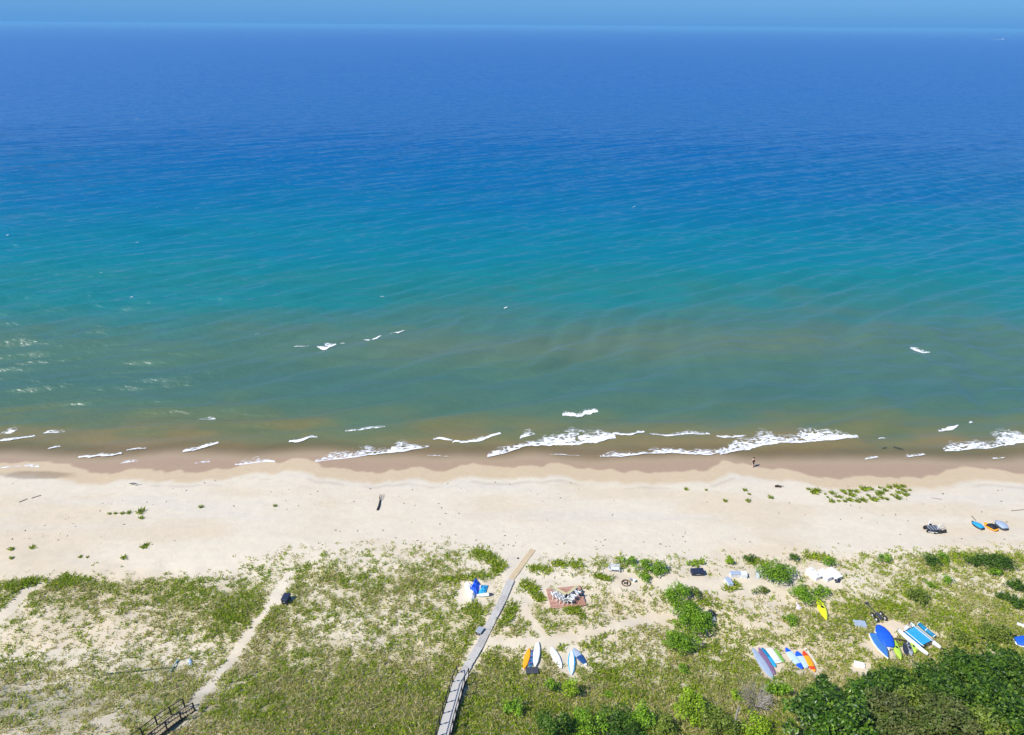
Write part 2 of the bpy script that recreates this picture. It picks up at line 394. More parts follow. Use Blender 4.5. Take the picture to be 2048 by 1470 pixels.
WT = [(80, (.235, .170, .092)), (85, (.175, .150, .068)), (90, (.112, .140, .066)), (98, (.064, .134, .092)), (108, (.050, .128, .108)), (119, (.062, .140, .102)), (128, (.058, .142, .112)),
      (137, (.036, .150, .140)), (150, (.012, .160, .170)), (170, (.004, .160, .205)), (200, (.0015, .145, .235)), (260, (.0005, .115, .265)), (380, (.0003, .098, .290)), (700, (.0002, .092, .315)), (1500, (.0002, .092, .33)), (40000, (.0003, .095, .34))]  # albedo of the lake by distance from the beach: silty shallows to clear deep water
yn = Y*(1+0.10*(fbm(X/70, Y/18, 120, 3)-.5)*2*sst(84, 110, Y)+0.05*(fbm(X/11, Y/4, 121, 3)-.5)*2)
WC = np.stack([np.interp(yn, [a for a, _ in WT], [c[k] for _, c in WT]) for k in range(3)], -1)
bar = np.exp(-((Y-(122+0.03*X+5*(vn(X/40, 0*X, 122)-.5)))/7)**2)*sst(-60, -10, X)*sst(90, 50, X)
WC = mix(WC, np.array([.120, .155, .095]), 0.4*bar*sst(.2, .8, fbm(X/24, Y/5, 123, 2)+.15))
silt = np.exp(-((off-5)/5.5)**2)*sst(.35, .65, fbm(X/8, Y/4, 124, 3))
WC = mix(WC, np.array([.21, .155, .065]), 0.5*silt)
WC = WC*(1+0.16*(fbm((X*.92+Y*.39)/13, (Y*.92-X*.39)/1.9, 125, 4)-.5)[..., None]*(1-sst(300, 600, Y))[..., None])
depth = np.maximum(off, -1)*0.055 + 0.02
Wz = np.where(off > -1, np.maximum(Wz, H(X, Y)+.04*sst(0, 3, off)), Wz)
far = sst(260, 520, Y)
wm = np_mesh('lake', np.stack([X, Y, Wz], -1).reshape(-1, 3), grid_faces(len(wxs), len(wys)), WC.reshape(-1, 3), True, {'depth': depth, 'far': np.maximum(far, sst(260, 400, np.abs(X)))})
def water_material():
    mm = bpy.data.materials.new('lake_water'); mm.use_nodes = True; n = mm.node_tree; b = n.nodes['Principled BSDF']
    a = n.nodes.new('ShaderNodeAttribute'); a.attribute_name = 'Col'; dp = n.nodes.new('ShaderNodeAttribute'); dp.attribute_name = 'depth'
    fr = n.nodes.new('ShaderNodeAttribute'); fr.attribute_name = 'far'
    FILM = .76
    g = n.nodes.new('ShaderNodeNewGeometry')
    def noise(sx, sy, sc, det, rot=18):
        mp = n.nodes.new('ShaderNodeMapping'); mp.inputs['Scale'].default_value = (sx, sy, 1); mp.inputs['Rotation'].default_value = (0, 0, R(-rot))
        n.links.new(g.outputs['Position'], mp.inputs[0]); t = n.nodes.new('ShaderNodeTexNoise'); t.inputs['Scale'].default_value = sc; t.inputs['Detail'].default_value = det
        n.links.new(mp.outputs[0], t.inputs['Vector']); return t
    r1 = noise(.45, 1, 1.3, 4, 22); r2 = noise(.55, 1, .42, 3, 12); r3 = noise(.42, 1, .15, 5, 16)
    b1 = n.nodes.new('ShaderNodeBump'); b1.inputs['Strength'].default_value = .7; b1.inputs['Distance'].default_value = .26; n.links.new(r1.outputs[0], b1.inputs['Height'])
    b2 = n.nodes.new('ShaderNodeBump'); b2.inputs['Strength'].default_value = .6; b2.inputs['Distance'].default_value = .45; n.links.new(r2.outputs[0], b2.inputs['Height']); n.links.new(b2.outputs[0], b1.inputs['Normal'])
    b3 = n.nodes.new('ShaderNodeBump'); b3.inputs['Distance'].default_value = 3.2; n.links.new(r3.outputs[0], b3.inputs['Height']); n.links.new(b3.outputs[0], b2.inputs['Normal'])
    ml = n.nodes.new('ShaderNodeMath'); ml.operation = 'MULTIPLY'; ml.inputs[1].default_value = 1.0; n.links.new(fr.outputs['Fac'], ml.inputs[0]); n.links.new(ml.outputs[0], b3.inputs['Strength'])
    # light that comes back out of the water body is diffuse and follows the ripples only in part; the mirror film on top does
    up = n.nodes.new('ShaderNodeCombineXYZ'); up.inputs[2].default_value = 1.0
    df = n.nodes.new('ShaderNodeBsdfDiffuse'); n.links.new(a.outputs[0], df.inputs[0]); 
    mu = n.nodes.new('ShaderNodeVectorMath'); mu.operation = 'MULTIPLY_ADD'; mu.inputs[1].default_value = (.75, .75, .75); n.links.new(b1.outputs[0], mu.inputs[0]); n.links.new(up.outputs[0], mu.inputs[2])
    nm = n.nodes.new('ShaderNodeVectorMath'); nm.operation = 'NORMALIZE'; n.links.new(mu.outputs[0], nm.inputs[0]); n.links.new(nm.outputs[0], df.inputs['Normal'])
    gl = n.nodes.new('ShaderNodeBsdfGlossy'); gl.inputs['Roughness'].default_value = .30; n.links.new(b1.outputs[0], gl.inputs['Normal'])
    fn = n.nodes.new('ShaderNodeFresnel'); fn.inputs[0].default_value = 1.38; n.links.new(b1.outputs[0], fn.inputs['Normal'])
    fs = n.nodes.new('ShaderNodeMath'); fs.operation = 'MULTIPLY'; fs.inputs[1].default_value = FILM; n.links.new(fn.outputs[0], fs.inputs[0])
    body = n.nodes.new('ShaderNodeMixShader'); n.links.new(fs.outputs[0], body.inputs[0]); n.links.new(df.outputs[0], body.inputs[1]); n.links.new(gl.outputs[0], body.inputs[2])
    n.nodes.remove(b)
    tr = n.nodes.new('ShaderNodeBsdfTransparent'); ms = n.nodes.new('ShaderNodeMixShader')
    mr = n.nodes.new('ShaderNodeMapRange'); mr.interpolation_type = 'SMOOTHSTEP'; mr.inputs[1].default_value = 0.0; mr.inputs[2].default_value = .30
    n.links.new(dp.outputs['Fac'], mr.inputs[0]); n.links.new(mr.outputs[0], ms.inputs[0])
    n.links.new(tr.outputs[0], ms.inputs[1]); n.links.new(body.outputs[0], ms.inputs[2]); n.links.new(ms.outputs[0], n.nodes['Material Output'].inputs[0])
    return mm
tag(link('lake_water', wm, water_material()), kind='structure')

# foam of the breakers, whitecaps and swash: lacy white sheets standing on the crests
FOAM = [  # polyline of the front in px, solid width m, lace width m, lace strength
 ([(-20, 888), (20, 882), (70, 872)], .9, .8, .4), ([(0, 868), (28, 866)], .1, 2.0, .35), ([(95, 898), (120, 893)], .3, .5, .4), ([(155, 916), (200, 913), (243, 908)], .7, .4, .4),
 ([(252, 902), (292, 897)], .55, .3, .3), ([(365, 904), (395, 900), (438, 886)], .6, .7, .5), ([(578, 882), (600, 885), (635, 874)], 1.05, .4, .4), ([(470, 930), (505, 928), (550, 926)], .12, 1.6, .5),
 ([(0, 938), (80, 934)], .08, 1.1, .45), ([(630, 925), (700, 915), (750, 908), (800, 905), (858, 893)], .35, 1.8, .52), ([(780, 906), (800, 904), (830, 897)], .6, 2.2, .5), ([(866, 878), (905, 881)], .75, .3, .3),
 ([(905, 884), (930, 885), (965, 881), (1002, 868)], .75, .8, .5), ([(975, 914), (1010, 908), (1040, 897)], .3, 1.4, .5), ([(1036, 896), (1060, 893), (1100, 891), (1140, 891), (1190, 885), (1232, 876)], .75, 3.4, .6),
 ([(1160, 887), (1200, 885), (1232, 874)], 1.5, .8, .5), ([(1225, 868), (1260, 871), (1290, 863)], .8, .6, .5), ([(1125, 831), (1160, 832), (1196, 824)], 1.25, .7, .5),
 ([(1040, 876), (1070, 868)], .1, 2.0, .4), ([(1300, 868), (1335, 873), (1370, 868), (1420, 869)], .6, .9, .55), ([(1433, 875), (1465, 877), (1494, 872)], .7, .3, .3),
 ([(1200, 913), (1250, 914), (1300, 909), (1370, 907), (1420, 910), (1460, 905), (1500, 896)], .4, 1.3, .55), ([(1440, 908), (1480, 903), (1540, 890), (1600, 888), (1650, 882), (1717, 874)], .6, 3.0, .58),
 ([(1640, 884), (1680, 880), (1718, 873)], 1.0, .8, .5), ([(1875, 857), (1898, 860), (1920, 849)], .95, .4, .4), ([(1940, 843), (1948, 841)], .4, .2, .3), ([(1758, 877), (1772, 877)], .5, .2, .3),
 ([(1890, 902), (1960, 898), (2000, 893), (2060, 882)], .35, 2.6, .5), ([(2010, 892), (2070, 880)], .6, 3.0, .6), ([(1812, 914), (1850, 909)], .3, .7, .5), ([(1730, 919), (1757, 914)], .15, .5, .5), ([(1985, 917), (2010, 915)], .15, .4, .5),
 ([(588, 696), (618, 694)], .3, 1.3, .5), ([(633, 697), (652, 698), (673, 688)], 1.2, 2.2, .5), ([(680, 685), (690, 683)], .5, .3, .3), ([(727, 676), (742, 678), (763, 670)], .95, .4, .3), ([(780, 667), (798, 668), (815, 660)], .95, .5, .3),
 ([(508, 672), (520, 670)], .5, .8, .3), ([(1008, 620), (1016, 617)], .5, .5, .3), ([(1820, 700), (1845, 706), (1860, 704)], .6, 1.3, .5), ([(395, 837), (430, 834)], .2, .6, .4), ([(690, 864), (730, 861), (770, 856)], .12, .8, .4), ([(85, 867), (130, 863)], .12, .8, .4),
 ([(195, 547), (204, 546)], .6, .6, .3), ([(260, 593), (266, 592)], .5, .5, .3), ([(760, 592), (768, 591)], .4, .5, .3), ([(1252, 350), (1260, 349)], .5, .9, .3), ([(1266, 413), (1273, 412)], .5, .6, .3), ([(271, 238), (278, 237)], 2.6, 1, .3),
 ([(12, 471), (18, 470)], .9, .8, .3), ([(62, 627), (70, 626)], .5, .5, .3), ([(540, 672), (546, 671)], .2, .6, .3), ([(1330, 436), (1336, 435)], .8, .6, .3), ([(98, 438), (104, 437)], .9, .6, .3), ([(270, 487), (277, 486)], .6, .6, .3),
 ([(390, 928), (420, 925)], .06, .7, .4), ([(855, 912), (900, 913)], .05, .7, .35), ([(1100, 908), (1160, 912)], .1, .5, .3), ([(240, 928), (275, 924)], .08, .6, .4)]
fv, ff, fa = [], [], []; nb = 0
for k, (pl, wsol, wl, ls) in enumerate(FOAM):
    wl = wl*1.5; wsol = wsol*(.8 if pl[0][1] > 800 else .7)
    pts = np.array([at_z(a, b, 0)[:2] for a, b in pl]); seg = np.hypot(*np.diff(pts, axis=0).T); cum = np.r_[0, np.cumsum(seg)]; L = cum[-1]
    cs = 0.11 if pts[:, 1].mean() < 200 else 0.4
    ns = max(3, int(L/cs)); nt_ = max(3, int((wsol+wl)/cs)+1)
    su = np.linspace(0, L, ns+1); bx = np.interp(su, cum, pts[:, 0]); by = np.interp(su, cum, pts[:, 1])
    if ns > 12:
        kk = max(3, int(min(L*.30, 3.0)/cs))|1; ker = np.hanning(kk+2)[1:-1]; ker /= ker.sum()
        by = np.convolve(np.pad(by, kk//2, mode='reflect', reflect_type='odd'), ker, 'valid')
    dx, dy = np.gradient(bx), np.gradient(by); q = np.hypot(dx, dy); nx, ny = -dy/q, dx/q
    nx = nx*.5; ny = np.abs(ny)*.5+.5
    tt = np.linspace(0, wsol+wl, nt_+1)
    SX = bx[None]+nx[None]*tt[:, None]; SY = by[None]+ny[None]*tt[:, None]
    SY = SY + 0.35*(fbm(SX/0.9, SX*0+k, 130, 3)-.5)*2*min(1, wsol*1.3) + .25*(fbm(SX/2.5, SX*0+k, 133, 2)-.5)*2
    u = su/L; env = np.sin(np.pi*np.clip(u, 0, 1))**.45
    solid = (.55+.75*fbm(SX/.9, SY/.55, 139, 3))*sst(1.2, .7, tt[:, None]/(np.maximum(wsol*env*(0.55+.8*vn(su/1.3, 0*su+k, 131)), 1e-3))[None])
    lace = ls*(1-np.clip((tt[:, None]-wsol*.5)/(wl*(env*.8+.2)*(0.4+1.1*vn(su/2.2, 0*su+k, 134))+1e-3)[None], 0, 1))
    rid = 1-np.abs(fbm(SX/0.75, SY/0.30, 132, 4)*2-1)*2.2; rid2 = fbm(SX/2.4, SY/1.0, 135, 2)
    keepv = np.maximum(solid*1.2-.35*fbm(SX/.35, SY/.25, 136, 2), lace*3.3*np.clip(rid, 0, 1)**.8*(.45+rid2))*(.62+.6*fbm(SX/.5, SY/.3, 138, 3)) 
    zz = np.maximum(wave(SX, SY), H(SX, SY)+.0) + .025 + solid*min(.14, wsol*.14)*(0.3+fbm(SX/.4, SY/.3, 137, 3))*env[None]
    keep = (keepv[:-1, :-1]+keepv[1:, 1:]+keepv[:-1, 1:]+keepv[1:, :-1])/4 > .22
    fa.append(np.clip(keepv, 0, 1.3).ravel())
    fi = grid_faces(ns+1, nt_+1)[keep.ravel()]
    fv.append(np.stack([SX, SY, zz], -1).reshape(-1, 3)); ff.append(fi+nb); nb += SX.size
fv = np.concatenate(fv); ff = np.concatenate(ff); fa = np.concatenate(fa)
us, inv = np.unique(ff, return_inverse=True)
fm = np_mesh('foam', fv[us], inv.reshape(-1, 4), None, True, {'dens': fa[us]})
FOAMM = mat('foam_white', (.86, .88, .90), .7, .2, var=.06, scale=3, bump=.3)
FOAML = FOAMM.copy(); FOAML.name = 'foam_lace'; _n = FOAML.node_tree
_a = _n.nodes.new('ShaderNodeAttribute'); _a.attribute_name = 'dens'; _m = _n.nodes.new('ShaderNodeMapRange'); _m.interpolation_type = 'SMOOTHSTEP'; _m.inputs[1].default_value = .20; _m.inputs[2].default_value = 1.0; _m.inputs[4].default_value = .93
_n.links.new(_a.outputs['Fac'], _m.inputs[0]); _t = _n.nodes.new('ShaderNodeBsdfTransparent'); _x = _n.nodes.new('ShaderNodeMixShader'); _n.links.new(_m.outputs[0], _x.inputs[0])
_n.links.new(_t.outputs[0], _x.inputs[1]); _n.links.new(_n.nodes['Principled BSDF'].outputs[0], _x.inputs[2]); _n.links.new(_x.outputs[0], _n.nodes['Material Output'].inputs[0])
tag(link('foam', fm, FOAML), 'white foam of small breaking waves and scattered whitecaps along the lake shore', kind='stuff')

# ------------------------------------------------------------------ haze over the lake
hb = MB().box((0, 0, 26), (90000, 96000, 68)); ho = hb.build('haze', [])
hm = bpy.data.materials.new('haze_air'); hm.use_nodes = True; hn = hm.node_tree; hn.nodes.remove(hn.nodes['Principled BSDF'])
pv = hn.nodes.new('ShaderNodeVolumePrincipled'); pv.inputs['Density'].default_value = HAZE_DENSITY; pv.inputs['Color'].default_value = HAZE_COL; pv.inputs['Anisotropy'].default_value = 0.0
hn.links.new(pv.outputs[0], hn.nodes['Material Output'].inputs['Volume']); ho.data.materials.append(hm)
tag(ho, kind='stuff')

# ------------------------------------------------------------------ dune grass (uncountable)
GREENS = np.array([[.33, .45, .02], [.42, .52, .03], [.25, .38, .015], [.48, .53, .06], [.19, .31, .015]])
STRAWS = np.array([[.64, .56, .28], [.58, .51, .23], [.68, .62, .38], [.46, .42, .17], [.52, .55, .14]])
def blades(cx, cy, cz, nb_, hgt, spread, green, wid=.045, seed=0):
    g = np.random.default_rng(seed); n = len(cx)
    ix = np.repeat(np.arange(n), nb_); k = len(ix)
    th = g.uniform(0, 2*np.pi, k); rr = np.sqrt(g.random(k))*spread[ix]*.55
    bx, by = cx[ix]+rr*np.cos(th), cy[ix]+rr*np.sin(th)
    h = hgt[ix]*g.uniform(.55, 1.1, k); lean = h*g.uniform(.35, 1.15, k)
    tx = bx+lean*np.cos(th+g.normal(0, .5, k))+h*.22; ty = by+lean*np.sin(th+g.normal(0, .5, k))+h*.05
    a = g.uniform(0, np.pi, k); w_ = wid*g.uniform(.6, 1.3, k)
    mx, my = (bx+tx)/2-(tx-bx)*.12, (by+ty)/2-(ty-by)*.12
    b0 = cz[ix]-.03
    V = np.stack([np.stack([bx-w_*np.cos(a), by-w_*np.sin(a), b0], 1), np.stack([bx+w_*np.cos(a), by+w_*np.sin(a), b0], 1),
                  np.stack([mx+w_*.8*np.cos(a), my+w_*.8*np.sin(a), cz[ix]+h*.68], 1), np.stack([tx, ty, cz[ix]+h*.85], 1)], 1).reshape(-1, 3)
    Fc = np.arange(4*k).reshape(-1, 4)
    isg = g.random(k) < green[ix]
    c = np.where(isg[:, None], GREENS[g.integers(0, 5, k)], STRAWS[g.integers(0, 5, k)])*g.uniform(.75, 1.25, (k, 1))
    return V, Fc, np.repeat(c, 4, 0)
DENS[4:, 8:] = np.minimum(DENS[4:, 8:]*1.25, .85); DENS[2:, :8] = np.minimum(DENS[2:, :8]*1.05, .85); DENS[1:4, 8:] *= 1.2
N = 260000
cx = rng.uniform(-78, 78, N); cy = rng.uniform(31, 68, N); cz = H(cx, cy)
d, px, py = dens_at(cx, cy, cz)
cm = clear_mask(cx, cy)
patch = fbm(cx/1.4, cy/1.1, 55, 4)*.5+fbm(cx/.36, cy/.42, 56, 2)*.5
pr = d*cm*sst(.66-.54*d, .84-.50*d, patch)*.92
ok = (rng.random(N) < pr) & (px > -60) & (px < 2110) & (py < 1540) & (cm > .25)
cx, cy, cz, d, px, py, patch = [q[ok] for q in (cx, cy, cz, d, px, py, patch)]
greenness = np.clip(.20-.14*sst(1260, 1400, py)+.55*sst(.40, .66, fbm(cx/4, cy/3, 58, 3)*.5+patch*.5)+.25*(d-.4)+.25*sst(1180, 1110, py), .12, .95)
greenness = np.where((py > 1330) & (px < 420), greenness*.75, greenness)
MG = mat('grass_blades', (1, 1, 1), .6, .25, attr='Col', trans=.5, var=.05)
fx = rng.uniform(-76, 76, 90000); fy = rng.uniform(31, 66, 90000); fz = H(fx, fy); fd = dens_at(fx, fy, fz)[0]; fc = clear_mask(fx, fy)
ok = (rng.random(90000) < fc*np.clip(fd*1.5-.05, 0, 1)*(.25+.75*sst(.35, .6, fbm(fx/.7, fy/.6, 59, 3)))) & (fc > .4)
fx, fy, fz = fx[ok], fy[ok], fz[ok]; n = len(fx)
V, Fc, cc = blades(fx, fy, fz, 5, .10+.14*rng.random(n), np.full(n, .3), .12+.25*rng.random(n), .030, 8)
tag(link('dry_grass', np_mesh('dry_grass', V, Fc, cc), MG), 'short dry straw coloured grass between the green dune tufts', kind='stuff')
V, Fc, cc = blades(cx, cy, cz, 6, .17+.20*rng.random(len(cx))*(.5+d), .20+.16*d, greenness, .034, 5)
print('grass tufts', len(cx), 'blades', len(Fc))
MG = mat('grass_blades', (1, 1, 1), .6, .25, attr='Col', trans=.5, var=.05)
tag(link('dune_grass', np_mesh('dune_grass', V, Fc, cc), MG), 'green and straw coloured dune grass covering the sand behind the beach', kind='stuff')
# dense green ridges and clumps picked out in the photograph
V_, F_, C_ = [], [], []; nb = 0
RIDGES = [([(948, 1102), (965, 1110), (985, 1122), (1000, 1132)], .55, 150), ([(1000, 1132), (990, 1145)], .35, 50), ([(1050, 1168), (1065, 1180)], .45, 60), ([(1070, 1190), (1078, 1200)], .3, 30), ([(1058, 1135), (1095, 1140)], .35, 45), ([(1105, 1128), (1160, 1132)], .35, 60),
          ([(1400, 1205), (1440, 1215)], .3, 20), ([(1190, 1152), (1222, 1162)], .25, 35), ([(1452, 1178), (1470, 1170)], .3, 40), ([(890, 1160), (980, 1150)], .4, 70), ([(1150, 1215), (1165, 1240)], .3, 20), ([(1130, 1222), (1150, 1222)], .25, 30),
          ([(430, 1225), (475, 1245)], 1.0, 120), ([(120, 1158), (150, 1170)], .6, 80), ([(0, 1175), (70, 1165)], .5, 90), ([(960, 1225), (935, 1215)], .6, 60), ([(1025, 1215), (1000, 1250)], .5, 60), ([(1490, 1120), (1540, 1130)], .35, 50), ([(1610, 1112), (1660, 1118)], .35, 60),
          ([(1700, 1215), (1730, 1240)], .5, 50), ([(1755, 1205), (1800, 1225)], .5, 70), ([(1900, 1110), (1960, 1118)], .4, 60), ([(1240, 1390), (1300, 1400)], .5, 60), ([(1090, 1400), (1100, 1440)], .5, 50), ([(1200, 1345), (1230, 1360)], .4, 40)]
rc = [[], [], []]
for pl, wd, n in RIDGES:
    pts = np.array([at(a, b)[:2] for a, b in pl]); t = rng.random(n)*(len(pts)-1); i = np.minimum(t.astype(int), len(pts)-2); f = (t-i)[:, None]
    q = pts[i]*(1-f)+pts[i+1]*f + rng.normal(0, wd*.72, (n, 2)); rc[0] += list(q[:, 0]); rc[1] += list(q[:, 1])
rx_, ry_ = np.array(rc[0]), np.array(rc[1]); n = len(rx_)
V, Fc, cc = blades(rx_, ry_, H(rx_, ry_), 8, .26+.20*rng.random(n), .35+.2*rng.random(n), np.full(n, .86), .040, 6)
tag(link('ridge_grass', np_mesh('ridge_grass', V, Fc, cc), MG), 'thick bright green grass growing in strips along the dune edge', kind='stuff')
# loose bits washed up or blown over the beach
N = 420; bx = rng.uniform(-66, 70, N); by = 62+14*rng.random(N)**1.5; keep = rng.random(N) < sst(.45, .65, fbm(bx/9, by/3, 140, 3))+.12
bx, by = bx[keep], by[keep]; k = len(bx)
sz = rng.uniform(.03, .10, k); a = rng.uniform(0, 6.28, k); z = H(bx, by)
cub = np.array([(-1, -1, -.3), (1, -1, -.3), (1.1, 1, -.3), (-1, .8, -.3), (-.6, -.5, .7), (.6, -.6, .6), (.5, .5, .8), (-.5, .6, .5)])
V = np.zeros((k, 8, 3)); V[:, :, 0] = bx[:, None]+sz[:, None]*1.6*(cub[None, :, 0]*np.cos(a)[:, None]-cub[None, :, 1]*np.sin(a)[:, None]*.5); V[:, :, 1] = by[:, None]+sz[:, None]*1.6*(cub[None, :, 0]*np.sin(a)[:, None]+cub[None, :, 1]*np.cos(a)[:, None]*.5); V[:, :, 2] = z[:, None]+sz[:, None]*cub[None, :, 2]*.8
qf = np.array([(4, 5, 6, 7), (0, 1, 5, 4), (1, 2, 6, 5), (2, 3, 7, 6), (3, 0, 4, 7)])
tag(link('beach_debris', np_mesh('beach_debris', V.reshape(-1, 3), (qf[None]+8*np.arange(k)[:, None, None]).reshape(-1, 4)), mat('debris_brown', (.13, .11, .07), .9)), 'small dark bits of drift litter and sprigs scattered over the dry sand', kind='stuff')

# ------------------------------------------------------------------ foliage
LEAF = mat('leaf_green', (1, 1, 1), .45, .35, attr='Col', trans=.28, var=.08, scale=3)
LEAFG = mat('leaf_glossy', (1, 1, 1), .38, .4, attr='Col', trans=.2, var=.08, scale=3)
BARK = mat('bark', (.16, .13, .10), .9, .2, var=.25, scale=9, bump=.4)
DEADW = mat('dead_wood', (.30, .27, .24), .9, .2, var=.2, scale=7)
PAL = {'green': [(.14, .29, .008), (.20, .37, .012), (.09, .20, .006), (.26, .42, .02)], 'dark': [(.045, .11, .005), (.075, .16, .008), (.025, .065, .004), (.11, .20, .012)],
       'yellow': [(.24, .38, .01), (.31, .45, .015), (.17, .28, .01), (.27, .40, .012)], 'olive': [(.15, .22, .02), (.20, .27, .03), (.10, .15, .015), (.23, .28, .04)],
       'grey': [(.11, .13, .03), (.15, .17, .045), (.08, .10, .02), (.10, .16, .02)], 'forest': [(.04, .105, .005), (.07, .15, .008), (.022, .06, .004), (.13, .23, .018)]}
def crown_arrays(rx, ry, h, pal, n, leaf, seed, clumps=None, low=.12):
    g = np.random.default_rng(seed); nc = clumps or max(8, int(10*rx*ry)+7)
    # clumps spread through the crown volume
    th = g.uniform(0, 2*np.pi, nc); rr = np.sqrt(g.random(nc))*.82; cz = h*(low+.20+.62*g.random(nc)*(1-.55*rr**2))
    ccx, ccy = rx*rr*np.cos(th)*(1+.25*g.normal(size=nc)), ry*rr*np.sin(th)*(1+.25*g.normal(size=nc))
    cr = np.minimum((.20+.24*g.random(nc))*min(rx, ry)*.9+.08, .62)
    prob = cr**2; prob /= prob.sum(); i = g.choice(nc, n, p=prob)
    u = g.normal(size=(n, 3)); u /= np.linalg.norm(u, axis=1)[:, None]; u[:, 2] = np.where(u[:, 2] < -.35, -u[:, 2], u[:, 2])
    rad = cr[i]*(.55+.5*g.random(n)**.5)*(1+.18*np.sin(5*u[:, 0]+i)+.15*np.sin(7*u[:, 1]+2*i))
    p = np.stack([ccx[i], ccy[i], cz[i]], 1)+u*rad[:, None]*np.array([1, 1, .8]); p[:, 2] = np.maximum(p[:, 2], .05)
    nrm = u*.55+np.array([0, 0, .55])+g.normal(size=(n, 3))*.42; nrm /= np.linalg.norm(nrm, axis=1)[:, None]
    t = np.cross(nrm, g.normal(size=(n, 3))); t /= np.linalg.norm(t, axis=1)[:, None]; b = np.cross(nrm, t)
    s = leaf*g.uniform(.6, 1.35, n)[:, None]
    V = np.stack([p-t*s, p-b*s*.55+nrm*s*.12, p+t*s, p+b*s*.55+nrm*s*.12], 1).reshape(-1, 3)
    pc = np.array(PAL[pal]); ci = (i*7+g.integers(0, 2, n)) % 4
    c = pc[ci]*g.uniform(.75, 1.25, (n, 1))*(0.85+.3*g.random(nc))[i][:, None]
    return V, np.arange(4*n).reshape(-1, 4), np.repeat(c, 4, 0), (ccx, ccy, cz)
def plant(name, label, cat, px, py, wpx, h, pal='green', dense=1.0, leaf=.085, depth=None, seed=None, group=None, glossy=False, tree=False, zc=None):
    """px,py = middle of the crown as seen; wpx = crown width in photo pixels"""
    seed = seed if seed is not None else int(px*3+py*7)
    zc = h*.5 if zc is None else zc
    c = at(px, py, zc); gz = float(H(c.x, c.y)); dist = math.sqrt(c.x**2+c.y**2+(CAM_Z-c.z)**2)
    rx = wpx/2/FPX*dist*.97; ry = rx*(depth or .9)
    n = int(min(9000, max(260, 620*dense*rx*ry*(.085/leaf)**1.6*(1+.35*h))))
    V, Fc, cc, cl = crown_arrays(rx, ry, h, pal, n, leaf, seed, low=.25 if tree else .05)
    t = thing(name, label, cat, (c.x, c.y, gz), 0, group)
    link('crown', np_mesh('crown', V, Fc, cc), LEAFG if glossy else LEAF, t)
    mb = MB(); g = random.Random(seed)
    if tree: mb.tube([(0, 0, -.1), (g.uniform(-.1, .1), .05, h*.3), (g.uniform(-.2, .2), 0, h*.62)], [.05*h**.8+.03, .035*h**.8+.02, .02*h**.8+.01], 7)
    k = min(len(cl[0]), 9)
    for q in range(k):
        z0 = h*.2*q/k if tree else 0.0
        mb.tube([(0, 0, z0-.03), (cl[0][q]*.45, cl[1][q]*.45, max(z0, cl[2][q]*.5)), (cl[0][q], cl[1][q], cl[2][q])], [.02+.012*h, .014+.007*h, .008], 5)
    mb.build('trunk' if tree else 'stem', BARK, t)
    return t

